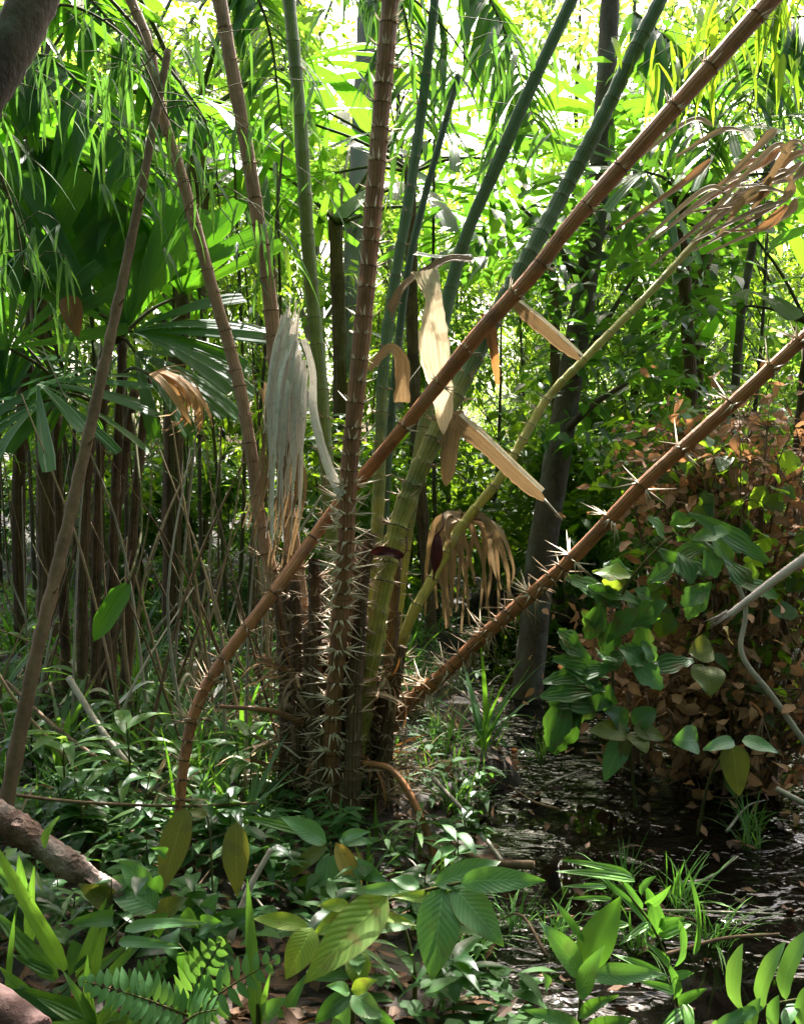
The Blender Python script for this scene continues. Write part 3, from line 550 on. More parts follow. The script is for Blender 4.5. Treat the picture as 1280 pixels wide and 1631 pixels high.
# ------------------------------------------------------------------ dried leaves hanging in the clump
def ribbon(mb, pts, w0, w1, hint=(0, -1, .1), fold=.3, cols=4, n=24, mat=0, pleat=.0, ragged=0., prof=None):
    C = smooth(pts, n); T = norm(np.gradient(C, axis=0)); h = np.asarray(hint, float); B = norm(np.cross(T, h)); Nn = np.cross(B, T)
    t = np.linspace(0, 1, n); w = (w0 + (w1 - w0) * t) * .5
    if prof is not None: w = w * np.interp(t, *zip(*prof))
    u = np.linspace(-1, 1, cols + 1)
    ww = w[:, None] * (1 + ragged * rng.uniform(-1, .4, (n, cols + 1)))
    V = C[:, None] + B[:, None] * (u[None] * ww)[..., None] + Nn[:, None] * ((fold * np.abs(u)[None] + pleat * (np.arange(cols + 1) % 2)[None]) * w[:, None])[..., None]
    i = np.arange(n - 1)[:, None] * (cols + 1) + np.arange(cols)[None]; Q = np.stack([i, i + 1, i + cols + 2, i + cols + 1], -1)
    UV = np.stack(np.broadcast_arrays((u[None] + 1) / 2, t[:, None]), -1)
    mb.add(V.reshape(-1, 3), Q.reshape(-1, 4), None, UV.reshape(-1, 2), mat)
dl = thing('shredded_dry_leaf', 'shredded grey dead palm leaf hanging in strips between the pale and green stalks', 'dead leaf', P(455, 500, 3.2))
mb = MB()
for k in range(30):                       # torn strips: they leave the midrib one below the other and hang side by side
    f = (k + .5) / 30; x0 = 450 + 36 * f; top = 488 + 104 * f ** .8 + rnd.uniform(-14, 10); x1 = 424 + 64 * f + rnd.uniform(-4, 4); xb = 424 + 52 * f + rnd.uniform(-9, 9)
    bot = rnd.choice((rnd.uniform(650, 760), rnd.uniform(760, 890))) - 60 * max(0, f - .6) + (20 if f < .5 else 0); d = 3.12 + rnd.uniform(-.035, .035)
    ribbon(mb, px((x0 + 8 * (1 - f), top, d), (.5 * x0 + .5 * x1 + rnd.uniform(-3, 3), top + 50, d - .02), (x1, max(630, top + 70), d - .03 + rnd.uniform(-.02, .02)), (.6 * x1 + .4 * xb + rnd.uniform(-4, 4), .5 * bot + 320, d - .02), (xb, bot, d + rnd.uniform(-.03, .03))), rnd.uniform(.009, .024), rnd.uniform(.001, .006), hint=(rnd.uniform(-.5, .5), -1, 0), fold=rnd.uniform(-.4, .4), cols=3, n=20, ragged=.22)
for k in range(13):                       # the unsplit part of the blade behind the strips
    f = (k + .5) / 13; x1 = 426 + 60 * f
    ribbon(mb, px((452 + 32 * f, 500 + 90 * f, 3.165), (.4 * (452 + 32 * f) + .6 * x1, 560 + 50 * f, 3.155), (x1, 680, 3.15), (432 + 46 * f, rnd.uniform(700, 800), 3.16)), rnd.uniform(.024, .036), .004, hint=(rnd.uniform(-.3, .3), -1, 0), fold=rnd.uniform(-.3, .3), cols=4, n=18, ragged=.2)
for k in range(7):                        # splinters at the torn top
    x0 = rnd.uniform(448, 480); ribbon(mb, px((x0, 545, 3.1), (x0 + 4, 510, 3.1), (x0 + rnd.uniform(2, 14), rnd.uniform(470, 500), 3.1)), .012, .002, cols=2, n=8, hint=(rnd.uniform(-.5, .5), -1, 0), ragged=.2)
mb.obj('blade', M['grey'], dl)
mb = MB()
for k in range(16):                       # longer thin shreds at the left and below
    x1 = rnd.uniform(385, 480); d = 3.2 + rnd.uniform(-.05, .08)
    ribbon(mb, px((430 + rnd.uniform(-15, 30), 640 + rnd.uniform(-40, 80), d), (x1 + 15, 760, d), (x1 - 8, rnd.uniform(830, 930), d)), .016, .006, hint=(rnd.uniform(-.7, .7), -1, 0), cols=2, n=14, ragged=.2)
mb.obj('shred', M['drybrown'], dl)
mb = MB(); ribbon(mb, px((484, 540, 3.1), (498, 590, 3.08), (500, 660, 3.05), (520, 735, 3.02), (545, 790, 2.98)), .02, .034, cols=4, ragged=.15, pleat=.2); mb.obj('torn_strip', M['grey'], dl)
d2 = thing('folded_dry_leaf', 'cream and brown dead palm leaf folded over behind the slanting orange stalk', 'dead leaf', P(700, 420, 3.25))
mb = MB(); ribbon(mb, px((676, 432, 3.2), (690, 480, 3.17), (690, 560, 3.16), (704, 625, 3.16), (706, 692, 3.18)), .1, .075, cols=12, n=30, pleat=.16, fold=.1, ragged=.12, prof=[(0, .95), (.25, .62), (.45, 1.25), (.75, .95), (.9, .7), (.96, .4), (1, .05)], hint=(.25, -1, .1)); mb.obj('blade', M['pale'], d2)
mb = MB(); ribbon(mb, px((625, 500, 3.36), (650, 455, 3.3), (690, 428, 3.24), (720, 415, 3.22), (752, 416, 3.2)), .09, .045, cols=8, pleat=.16, hint=(0, -.6, .8), ragged=.15); mb.obj('folded_blade', M['drybrown'], d2)
mb = MB(); ribbon(mb, px((660, 405, 3.3), (700, 410, 3.26), (750, 408, 3.24)), .03, .02, cols=4, hint=(0, -.5, .8), ragged=.2); mb.obj('curled_edge', M['grey'], d2)
mb = MB(); ribbon(mb, px((722, 655, 3.24), (716, 710, 3.22), (710, 775, 3.24)), .075, .05, cols=10, pleat=.2, ragged=.15, prof=[(0, 1), (.8, .9), (.92, .6), (1, .1)]); mb.obj('hanging_segment', M['drybrown'], d2)
mb = MB(); ribbon(mb, px((775, 500, 3.3), (786, 560, 3.28), (792, 612, 3.3)), .05, .015, cols=6, pleat=.2, ragged=.15); mb.obj('hanging_segment', M['dead'], d2)
mb = MB(); ribbon(mb, px((640, 640, 3.3), (640, 580, 3.26), (622, 555, 3.24), (600, 575, 3.24), (588, 590, 3.26)), .06, .02, cols=6, pleat=.2, ragged=.2, hint=(0, -.8, .4)); mb.obj('curled_segment', M['drybrown'], d2)
d3 = thing('bent_dry_segment', 'bent tan dry leaf segment sloping down to the right below the folded dead leaf', 'dead leaf', P(735, 665, 3.2))
mb = MB(); ribbon(mb, px((728, 668, 3.2), (770, 706, 3.18), (820, 755, 3.16), (868, 798, 3.15)), .075, .045, cols=8, fold=.0, pleat=.12, hint=(-.2, -.8, .3), prof=[(0, .5), (.15, 1), (.5, .85), (.8, 1), (.93, .7), (1, .15)], ragged=.16); mb.obj('blade', M['drybrown'], d3)
mb = MB(); ribbon(mb, px((732, 660, 3.17), (772, 694, 3.15), (822, 742, 3.13), (864, 782, 3.12)), .02, .02, cols=2, hint=(-.1, -.5, .9)); mb.obj('pale_edge', M['pale'], d3)
mb = MB(); quick_tube(mb, px((866, 795, 3.14), (895, 828, 3.12)), .005, .003, 5, 5); mb.obj('tip', M['twig_pale'], d3)
d4 = thing('bent_dry_segment', 'short tan dry leaf segment sloping right above the dark tree trunk', 'dead leaf', P(820, 478, 3.3))
mb = MB(); ribbon(mb, px((815, 478, 3.3), (865, 524, 3.28), (924, 574, 3.26)), .06, .04, cols=8, pleat=.16, fold=0, hint=(-.2, -.8, .3), ragged=.15, prof=[(0, .5), (.3, 1), (.9, .8), (1, .15)]); mb.obj('blade', M['drybrown'], d4)
mb = MB(); ribbon(mb, px((820, 474, 3.28), (870, 514, 3.26), (926, 566, 3.24)), .018, .014, cols=2, hint=(-.1, -.5, .9)); mb.obj('pale_edge', M['pale'], d4)
for q, lab in (((698, 850, 690, 925), 'dark red curled dead leaf hanging at the yellow notched stalk'), ((640, 888, 585, 880), 'dark red dead leaf scrap caught on the thorny brown stalk')):
    mb = MB(); leaf2(mb, P(q[0], q[1], 3.02), P(q[2], q[3], 3.0), .036, 'lance', 1.1, fold=.5, wave=.22, twist=.5, seg=16, cols=6); quick_tube(mb, [P(q[0], q[1], 3.02), P(q[0] + 8, q[1] - 14, 3.06), P(q[0] + 6, q[1] - 34, 3.14)], .003, .002, 6, 5); tag(mb.obj('red_dead_leaf', M['red']), lab, 'dead leaf')
hd = thing('withered_leaf', 'withered brown leaf strips drooping behind the sagging yellow stalk', 'dead leaf', P(730, 830, 3.75))
mb = MB()
for k in range(26):
    x0 = rnd.uniform(690, 790); d = rnd.uniform(3.55, 3.85); x1 = x0 + rnd.uniform(-15, 30)
    ribbon(mb, px((735, 822, 3.7), (x0, 830 + rnd.uniform(-10, 20), d), (x1, 900, d), (x1 + rnd.uniform(-10, 14), rnd.uniform(930, 1010), d)), .03, .008, cols=2, n=14, hint=(rnd.uniform(-.8, .8), -1, .2), ragged=.15)
mb.obj('blade', M['drybrown'], hd)

# ------------------------------------------------------------------ palms with fan leaves
def fan_leaf(name, hub, axis, n_dir, nseg, L, W, spread, matn, parent, petiole=None, droop=.35, prof='wedge', jit=.1):
    """one fan leaf: broad pleated segments radiating from the hub; stalk as a sub-part"""
    hub = np.array(hub); ax = norm(np.array(axis, float)); n = np.array(n_dir, float); n = norm(n - ax * (n @ ax)); b = np.cross(ax, n)
    th = np.linspace(-spread, spread, nseg) + rng.normal(0, jit * .4, nseg)
    d = ax * np.cos(th)[:, None] + b * np.sin(th)[:, None] + n * rng.normal(0, jit, nseg)[:, None]
    mb = MB(); leaves(mb, hub + d * .01, d, n + rng.normal(0, .12, (nseg, 3)), L * rng.uniform(.85, 1.08, nseg), W * rng.uniform(.75, 1.2, nseg), prof, rng.uniform(.3, 1.2, nseg) * droop, fold=.12, seg=8, cols=8, pleat=.10)
    o = mb.obj(name, M[matn], parent)
    if petiole is not None:
        mb = MB(); quick_tube(mb, [petiole, (np.array(petiole) + hub) / 2 + [0, 0, .03], hub], .009, .006, 10, 6); mb.obj('petiole', M['stem'], o)
    return o
fp = thing('fan_palm', 'dark green fan palm with broad leaf segments left of the leaning stick', 'palm', P(160, 1130, 4.0))
fz = gz(fp.location.x, fp.location.y)
for x0, x1, y1, d in ((150, 168, 560, 4.05), (176, 196, 545, 4.1), (128, 150, 640, 3.95), (160, 215, 620, 4.3), (196, 236, 600, 4.2), (110, 90, 600, 4.3)):
    b = P(x0, 1100, d); b.z = gz(b.x, b.y) - .03; mb = MB(); C = smooth([b, P((x0 + x1) / 2 - 4, 850, d), P(x1, y1, d)], 50)
    tube(mb, C, .023 + .004 * (np.arange(50) % 6 == 0) - .006 * np.linspace(0, 1, 50), 9, 0, .1); mb.obj('trunk', M['stalk_dark'], fp)
T_ = P(185, 545, 4.08)
fan_leaf('fan_leaf', P(160, 500, 3.85), (-.62, -.15, .75), (.2, -.9, .4), 4, .62, .09, .22, 'fan', fp, T_)
fan_leaf('fan_leaf', P(203, 522, 3.95), (-.3, .1, .95), (0, -.9, .3), 8, .62, .11, .8, 'fan', fp, T_)
fan_leaf('fan_leaf', P(225, 470, 4.15), (.35, .1, .95), (-.1, -.9, .25), 6, .55, .12, .6, 'fan', fp, T_)
fan_leaf('fan_leaf', P(210, 528, 3.9), (.95, -.1, .05), (.1, -.75, .7), 7, .52, .08, .6, 'fan', fp, T_, droop=.7)
fan_leaf('fan_leaf', P(215, 560, 4.0), (.8, -.2, -.4), (.1, -.6, .8), 6, .5, .08, .8, 'fan', fp, T_, droop=.6)
fan_leaf('fan_leaf', P(15, 555, 3.8), (-.1, -.1, .9), (0, -.9, .3), 11, .5, .055, 1.5, 'palm', fp, P(120, 640, 4))
fan_leaf('fan_leaf', P(60, 610, 3.75), (.9, -.3, -.15), (0, -.5, .9), 8, .5, .05, .8, 'palm', fp, P(150, 640, 4))
fan_leaf('fan_leaf', P(70, 640, 3.7), (-.8, -.3, -.3), (0, -.5, .9), 9, .5, .05, .9, 'palm', fp, P(150, 640, 4), droop=.7)
fan_leaf('fan_leaf', P(50, 470, 3.9), (.1, -.1, .95), (.2, -.9, .3), 7, .55, .1, 1.0, 'fan', fp, P(120, 640, 4))
fan_leaf('fan_leaf', P(125, 440, 4.15), (-.45, .1, .9), (.1, -.9, .3), 7, .6, .11, .9, 'fan', fp, T_)
fan_leaf('fan_leaf', P(290, 470, 4.3), (.3, .1, .9), (0, -.9, .3), 6, .5, .1, .8, 'fan', fp, T_)
fan_leaf('fan_leaf', P(150, 585, 3.9), (-.9, -.2, -.1), (0, -.5, .9), 7, .5, .07, .8, 'fan', fp, T_, droop=.7)
o = fan_leaf('dead_fan_leaf', P(238, 596, 3.7), (.9, -.3, .25), (.2, -.4, .9), 14, .4, .028, .9, 'orange', fp, P(190, 600, 4.1), droop=3.4, prof='strap'); o['label'] = 'withered orange fan leaf with curled segments'
mb = MB(); leaf2(mb, P(110, 470, 3.75), P(125, 538, 3.74), .085, 'ovate', .3, fold=.3); tag(mb.obj('hanging_dead_leaf', M['dead']), 'brown oval dead leaf hanging under the fan palm segments', 'dead leaf')
mb = MB(); leaf2(mb, P(205, 930, 3.3), P(150, 1022, 3.25), .08, 'strap', .2); tag((lambda o_, q_: (quick_tube(q_, px((205, 930, 3.3), (226, 830, 3.6), (212, 660, 4.05)), .004, .006, 16, 6), q_.obj('petiole', M['stem'], o_), o_)[2])(mb.obj('hanging_green_leaf', M['fan']), MB()), 'broad green leaf piece slanting in front of the fan palm trunks', 'leaf')
# fan palms further back: crown of fan leaves on a thin stem
def fan_proto(key, H, nl, L, W, nseg, matn, label):
    t = bpy.data.objects.new('fan_palm', None); COL.objects.link(t); tag(t, label, 'palm', 'background fan palms')
    mb = MB(); C = smooth([(0, 0, -.1), (.04, 0, H * .5), (0, .03, H)], 30); tube(mb, C, .03 + .004 * (np.arange(30) % 4 == 0), 8, 0, .06); mb.obj('trunk', M['stalk_dark'], t)
    for k in range(nl):
        a = k * 2.4 + rng.normal(0, .2); el = rng.uniform(-.1, 1.1); dd = np.array([math.cos(a) * math.cos(el), math.sin(a) * math.cos(el), math.sin(el)])
        hub = np.array([0, 0, H]) + dd * L * rng.uniform(.7, 1.1)
        fan_leaf('fan_leaf', hub, dd + [0, 0, -.25], np.array([0, 0, 1.]) + rng.normal(0, .3, 3), nseg, L, W, 1.3, matn, t, (0, 0, H - .05), droop=.8)
    PROTO[key] = [t, 0]
fan_proto('fanA', 1.7, 6, .5, .09, 8, 'fan', 'x'); fan_proto('fanB', 2.4, 6, .55, .05, 11, 'palm', 'x')
for key, px_, d, sc, lab in (('fanA', 70, 5.2, 1.75, 'tall fan palm rising behind the dark fan palm at the far left'), ('fanA', 270, 5.8, 1.9, 'tall fan palm with broad segments behind the leaning stick'), ('fanA', 1120, 6.6, 1.6, 'tall fan palm behind the upper end of the orange stalk'),
                             ('fanA', 515, 7.2, 1.7, 'tall fan palm with broad backlit segments behind the green stalk'), ('fanB', 330, 7.8, 1.35, 'fan palm with narrow segments behind the pale brown stalks'), ('fanB', 1105, 5.4, 1.1, 'fan palm with drooping segments beyond the upper right stalks'),
                             ('fanA', 30, 5.4, 1.2, 'fan palm with broad segments at the far left in shade'), ('fanB', 690, 6.2, 1.25, 'fan palm with narrow segments behind the dark green stalks'), ('fanA', 1270, 5.8, 1.15, 'fan palm with broad segments on the far right bank'), ('fanB', 140, 8, 1.5, 'fan palm with narrow segments high behind the leaning stick'),
                             ('fanB', 900, 7.4, 1.25, 'fan palm behind the dark tree trunk')):
    put(key, px_at(px_, d), d, None, sc, lab)

# ------------------------------------------------------------------ trunks
def trunk_thing(name, label, pts, r0, r1, matn, n=50, limbs=(), leafm=None):
    t = thing(name, label, 'tree', tuple(P(*pts[0]))); mb = MB(); C = smooth(px(*pts), n); tube(mb, C, np.linspace(r0, r1, n), 12, 0, .06)
    for l in limbs: quick_tube(mb, px(*l), r1 * .5, r1 * .15, 12, 6)
    mb.obj('trunk', M[matn], t)
    if leafm:
        cr = MB(); cs = [np.array(P(*l[-1])) for l in limbs]; crown_leaves(cr, cs, [.55] * len(cs), 210 * len(cs), (.09, .17), (.035, .07), 'ovate'); cr.obj('crown', M[leafm], t)
    return t
trunk_thing('dark_trunked_tree', 'dark trunked tree standing in the water behind the sagging stalk', [(835, 1160, 5.2), (845, 1050, 5.2), (862, 880, 5.2), (882, 760, 5.2), (905, 620, 5.25), (930, 470, 5.3), (950, 320, 5.3), (965, 120, 5.35), (975, -100, 5.4)], .085, .05, 'bark_dark', limbs=[((905, 620, 5.25), (960, 520, 5.1), (1010, 440, 5.0)), ((930, 470, 5.3), (880, 380, 5.2), (830, 330, 5.1)), ((950, 320, 5.3), (1020, 230, 5.2), (1100, 170, 5.1)), ((940, 400, 5.3), (1000, 330, 5.5), (1060, 300, 5.7)), ((895, 690, 5.2), (950, 640, 5.0), (1000, 610, 4.9))], leafm='leafd')
trunk_thing('pale_trunked_tree', 'straight pale trunked tree seen between the green and brown stalks', [(548, 1000, 9), (552, 700, 9), (560, 500, 9), (570, 300, 9), (585, 0, 9), (590, -300, 9)], .11, .08, 'bark_pale')
trunk_thing('corner_tree', 'dark leaning trunk cutting the top left corner', [(-120, 320, 2.2), (-40, 170, 2.2), (30, 50, 2.25), (90, -80, 2.3), (150, -220, 2.3)], .055, .05, 'bark_dark')
trunk_thing('slim_tree', 'slim blackish tree on the right bank behind the orange stalk', [(1150, 1000, 6), (1165, 700, 6), (1180, 500, 6), (1200, 380, 6), (1230, 200, 6), (1250, -100, 6)], .03, .02, 'bark_dark')

# ------------------------------------------------------------------ bamboo like drooping leaves, top left
def drooper(label, stem, n, Lr, Wr, matn, name='drooping_bamboo', spread=.25):
    t = thing(name, label, 'bamboo', tuple(P(*stem[0]))); mb = MB(); C = smooth(px(*stem), 40); tube(mb, C, np.linspace(.008, .002, 40), 6); tw = mb; lf = MB()
    for k in range(n):
        i = rnd.randint(4, 39); e = C[i] + np.array([rnd.gauss(0, spread), rnd.gauss(0, spread * .6), rnd.uniform(-.25, .08)]); q = quick_tube(tw, [C[i], (C[i] + e) / 2 + [0, 0, .04], e], .002, .001, 5, 4)
        m = 6; a = rng.uniform(0, 6.28, m); f = rng.uniform(.3, 1, m)[:, None]
        leaves(lf, C[i] * (1 - f) + e * f, np.stack([np.cos(a) * .5, np.sin(a) * .4, -rng.uniform(.3, 1.2, m)], -1), np.stack([np.cos(a), np.sin(a) - .4, .6 + 0 * a], -1), rng.uniform(*Lr, m), rng.uniform(*Wr, m), 'grass', .5, seg=5, cols=2)
    mb.obj('cane', M['stem'], t); lf.obj('foliage', M[matn], t)
drooper('drooping bamboo with thin hanging leaves across the top left', [(-80, 330, 3.0), (-20, 120, 3.0), (80, 10, 2.9), (200, 60, 2.85), (270, 190, 2.85)], 20, (.1, .22), (.009, .015), 'bambooleaf')
drooper('drooping bamboo spray arching above the leaning stick', [(120, -60, 3.3), (230, 60, 3.3), (330, 200, 3.2), (350, 330, 3.2)], 16, (.1, .22), (.009, .016), 'bambooleaf')
drooper('bamboo spray hanging from the top between green and brown stalks', [(560, -120, 3.8), (640, -20, 3.8), (720, 60, 3.8), (790, 180, 3.8)], 20, (.12, .26), (.014, .026), 'bambooleaf')
drooper('bamboo spray hanging from the top right corner', [(1340, -80, 3.4), (1250, -40, 3.4), (1160, 30, 3.4), (1100, 120, 3.4)], 24, (.12, .26), (.016, .03), 'leaf')
drooper('bamboo spray drooping at the left edge in front of the fan palm', [(-60, 60, 2.7), (-30, 200, 2.7), (20, 330, 2.7), (40, 440, 2.7)], 14, (.1, .2), (.008, .013), 'bambooleaf', spread=.14)

# feather leaved palm fronds hanging into the top of the picture
def frond_thing(label, a, m_, b, n, L, W, matn, spread=1.1, sag=.9):
    t = thing('palm_frond', label, 'palm frond', tuple(P(*a))); C = smooth(px(a, m_, b), n); T = norm(np.gradient(C, axis=0)); upv = np.array([0, -.35, .9]); side = norm(np.cross(T, upv)); tt = np.linspace(0, 1, n)
    for s_ in (-1, 1):
        mb = MB(); d_ = T * math.cos(spread) + side * s_ * math.sin(spread) + np.array([0, 0, -.25]) + rng.normal(0, .1, (n, 3))
        leaves(mb, C, d_, upv + rng.normal(0, .2, (n, 3)), L * (.45 + .55 * np.sin(np.pi * (tt * .8 + .15))) * rng.uniform(.8, 1.15, n), W, 'grass', sag * rng.uniform(.5, 1.5, n), fold=.25, seg=7, cols=2); mb.obj('leaflet_row', M[matn], t)
    mb = MB(); tube(mb, C, np.linspace(.011, .003, n), 6); mb.obj('rachis', M['stem'], t)
for q in (('dark palm frond drooping from the top left over the fan palm', (-80, 150, 4.2), (70, 90, 4.1), (230, 260, 3.9), 36, .5, .055, 'fan'), ('dark palm frond reaching right from the left edge behind the leaning stick', (-90, 330, 4.3), (60, 220, 4.2), (200, 330, 4.0), 30, .5, .055, 'fan'),
          ('palm frond arching down between the pale brown and green stalks', (330, -120, 4.4), (420, 20, 4.4), (450, 210, 4.3), 28, .45, .05, 'palm'), ('palm frond hanging at the top between the rust brown and dark green stalks', (560, -140, 4.6), (640, 10, 4.6), (670, 200, 4.5), 28, .45, .05, 'palm'),
          ('palm frond spreading across the top behind the blue green stalk', (700, -120, 4.8), (790, 20, 4.8), (850, 190, 4.7), 30, .5, .05, 'palm'), ('palm frond drooping behind the upper end of the long orange stalk', (1010, 20, 4.8), (1080, 90, 4.7), (1130, 260, 4.6), 28, .45, .045, 'palm'),
          ('palm frond hanging in the top right corner behind the orange stalk', (1350, 30, 4.6), (1240, 40, 4.6), (1190, 180, 4.5), 28, .45, .045, 'palm'), ('palm frond at the left edge sagging beneath the fan palm', (-100, 560, 4.0), (0, 520, 4.0), (120, 640, 3.9), 28, .42, .03, 'fan'), ('palm frond over the pale stalk at upper left', (90, -60, 4.6), (200, 60, 4.5), (330, 200, 4.4), 28, .45, .055, 'fan')):
    frond_thing(*q)

# withered brown palm frond, upper right
wf = thing('withered_frond', 'withered brown palm frond hanging at the right edge above the orange stalk', 'dead leaf', P(1280, 220, 3.9))
for k in range(24):
    a0 = (rnd.uniform(1120, 1330), rnd.uniform(200, 330), rnd.uniform(3.8, 4.1)); mb = MB()
    ribbon(mb, px(a0, (a0[0] - rnd.uniform(20, 60), a0[1] + rnd.uniform(-10, 40), a0[2]), (a0[0] - rnd.uniform(80, 160), a0[1] + rnd.uniform(40, 120), a0[2])), .06, .012, cols=4, n=14, hint=(rnd.uniform(-.4, .4), -.7, .7), pleat=.2, prof=[(0, .3), (.3, 1), (1, 1)])
    mb.obj('leaflet', M['drybrown' if k % 4 else 'withered'], wf)

for k in range(46):
    d = 2.95 + 1.9 * rnd.random(); x = px_at(rnd.uniform(-20, 480), d); a = rnd.uniform(0, 6.28); l = rnd.uniform(.12, .35); zb = gz(x, d) + rnd.uniform(.03, .22); mb = MB()
    ribbon(mb, [(x, d, zb), (x + math.cos(a) * l * .5, d + math.sin(a) * l * .5, zb + rnd.uniform(.0, .09)), (x + math.cos(a) * l, d + math.sin(a) * l, zb + rnd.uniform(-.1, .03))], rnd.uniform(.015, .04), .006, hint=(rnd.gauss(0, .4), rnd.gauss(0, .4), 1), cols=4, n=14, pleat=.15, ragged=.15, prof=[(0, .4), (.3, 1), (1, 1)])
    tag(mb.obj('fallen_dry_leaf', M[('grey', 'drybrown', 'pale')[k % 3]]), ('curled grey dead leaf blade', 'curled brown dead leaf blade', 'curled cream dead leaf blade')[k % 3] + ' lying in the grass left of the palm foot', 'dead leaf', 'dead leaf blades in the left clearing')

# ------------------------------------------------------------------ right bank bushes
def brown_bush(name, label, cx, cy, d, rx, ry, n, matn, Lr=(.03, .06), nst=14, prof='ovate', wr=.7, root=None):
    base = P(cx, cy, d); base.z = gz(base.x, base.y); t = thing(name, label, 'bush', base); st = MB(); cr = MB(); s = d / FPX
    for k in range(nst):
        u = blob_dirs(1)[0] * rnd.uniform(.4, 1); tip = np.array(P(cx, cy, d)) + u * np.array([rx * s, .4, ry * s]); q = smooth([base + Vector((rnd.gauss(0, .1), rnd.gauss(0, .08), -.05)), (np.array(base) + tip) / 2 + [0, 0, .1], tip], 10)
        tube(st, q, np.linspace(.011, .004, 10), 6)
        m = int(n / nst * rnd.uniform(.4, 1.6)); e = tip + rng.normal(0, 1, (m, 3)) * np.array([rx * s, .28, ry * s]) * rnd.uniform(.2, .42); a = rng.uniform(0, 6.28, m)
        Ls = rng.uniform(Lr[0] * .5, Lr[1] * 1.4, m)
        leaves(cr, e, np.stack([np.cos(a), np.sin(a), rng.normal(-.5, .5, m)], -1), rng.normal(0, .5, (m, 3)) + [0, -.3, .6], Ls, Ls * wr * rng.uniform(.6, 1.1, m), prof, rng.uniform(-.5, 1.4, m), seg=4, cols=2, wave=.1)
        for q2 in range(12): w_ = e[rnd.randrange(m)]; quick_tube(st, [tip, (tip + w_) / 2 + [0, 0, .02], w_], .0025, .001, 4, 4)
    st.obj('stem', M['twig'], t); cr.obj('foliage', M[matn], t); return t
brown_bush('withered_bush', 'withered bush with dense brown dry leaves on the right bank', 1180, 780, 3.9, 170, 125, 1300, 'withered', nst=44)
brown_bush('withered_bush', 'withered bush with coppery dry leaves drooping to the water', 1180, 1080, 3.75, 160, 180, 1700, 'withered', (.025, .055), nst=60)
brown_bush('withered_bush', 'low withered bush with sparse brown leaves at the water edge', 1010, 1040, 4.0, 90, 110, 900, 'withered', (.025, .05))
brown_bush('hedge_shrub', 'dark green small leaved shrub inside the withered bushes', 1200, 930, 3.8, 150, 190, 480, 'leaf', (.05, .09), nst=20)
brown_bush('hedge_shrub', 'small green leaved shrub growing up through the top of the withered bush', 1120, 720, 4.1, 140, 90, 260, 'leaf', (.05, .1), nst=14)
def px_plant(name, label, cat, stem, lfs, matn, d0, stem_r=.006, prof='lance', hint=(0, -.75, .65), w_k=1.0, **kw):
    """plant from photo pixels: stem polyline and leaves (x0,y0,x1,y1,width px[,material[,d0,d1]]); each leaf a part"""
    base = P(*stem[0]); t = thing(name, label, cat, base); mb = MB(); quick_tube(mb, px(*stem), stem_r, stem_r * .5, 24, 7); mb.obj('stem', M['stem'], t)
    for l in lfs:
        x0, y0, x1, y1, wp = l[:5]; mn = l[5] if len(l) > 5 and l[5] else matn; da = l[6] if len(l) > 6 else d0 + rnd.uniform(-.03, .03); db = l[7] if len(l) > 7 else da - rnd.uniform(-.02, .08)
        mb = MB(); leaf2(mb, P(x0, y0, da), P(x1, y1, db), wp * da / FPX * 1.08 * w_k, kw.get('pr', prof), rnd.uniform(.3, .7) * kw.get('dr', 1), hint=np.array(hint) + rng.normal(0, .12, 3), fold=kw.get('fold', .22), wave=.05, seg=12, cols=4); mb.obj('leaf', M[mn], t)
    return t
G = 'leafd'
FL = [(985, 965, 900, 920, 50), (975, 950, 978, 905, 44, 'foreyel'), (990, 970, 935, 935, 46), (960, 1010, 925, 975, 40, 'foreyel'), (985, 985, 960, 1040, 50), (1000, 960, 1035, 1000, 46), (1000, 1000, 1060, 960, 50), (1030, 930, 1075, 900, 46), (1060, 900, 1120, 870, 44), (1080, 880, 1100, 930, 46), (1100, 860, 1160, 845, 44, 'fore'),
   (1120, 840, 1180, 880, 48), (1060, 860, 1030, 825, 46), (1090, 850, 1075, 815, 42), (1010, 920, 960, 900, 46), (1120, 870, 1140, 920, 42, 'fore'), (1000, 1040, 960, 1060, 50), (980, 1060, 900, 1080, 46), (970, 1080, 880, 1050, 44), (960, 1100, 860, 1110, 46), (985, 1030, 1025, 1060, 50, 'fore'), (1000, 1060, 1050, 1050, 44),
   (960, 1090, 905, 1150, 56), (940, 1100, 870, 1170, 60), (930, 1110, 880, 1200, 56), (970, 1090, 960, 1130, 44), (940, 1050, 890, 1020, 44), (1020, 1020, 1040, 1055, 42, 'fore'), (1150, 890, 1195, 940, 46), (1040, 960, 1010, 940, 38), (1130, 930, 1085, 965, 44, 'fore'), (1160, 900, 1130, 870, 40)]
FL = [(x0, y0, x1, y1, w_ * .82, *m_) for x0, y0, x1, y1, w_, *m_ in FL] + [(x0 + rnd.uniform(-40, 40), y0 + rnd.uniform(-40, 35), x1 + rnd.uniform(-60, 60), y1 + rnd.uniform(-35, 50), w_ * .8, *m_) for x0, y0, x1, y1, w_, *m_ in FL]
px_plant('fishtail_shrub', 'glossy green fishtail leaved shrub over the water right of the dark trunk', 'shrub', [(985, 1230, 3.35), (975, 1080, 3.3), (985, 960, 3.25), (1040, 880, 3.2), (1110, 830, 3.2)],
  FL, 'fishleaf', 3.25, prof='fish', dr=.8)
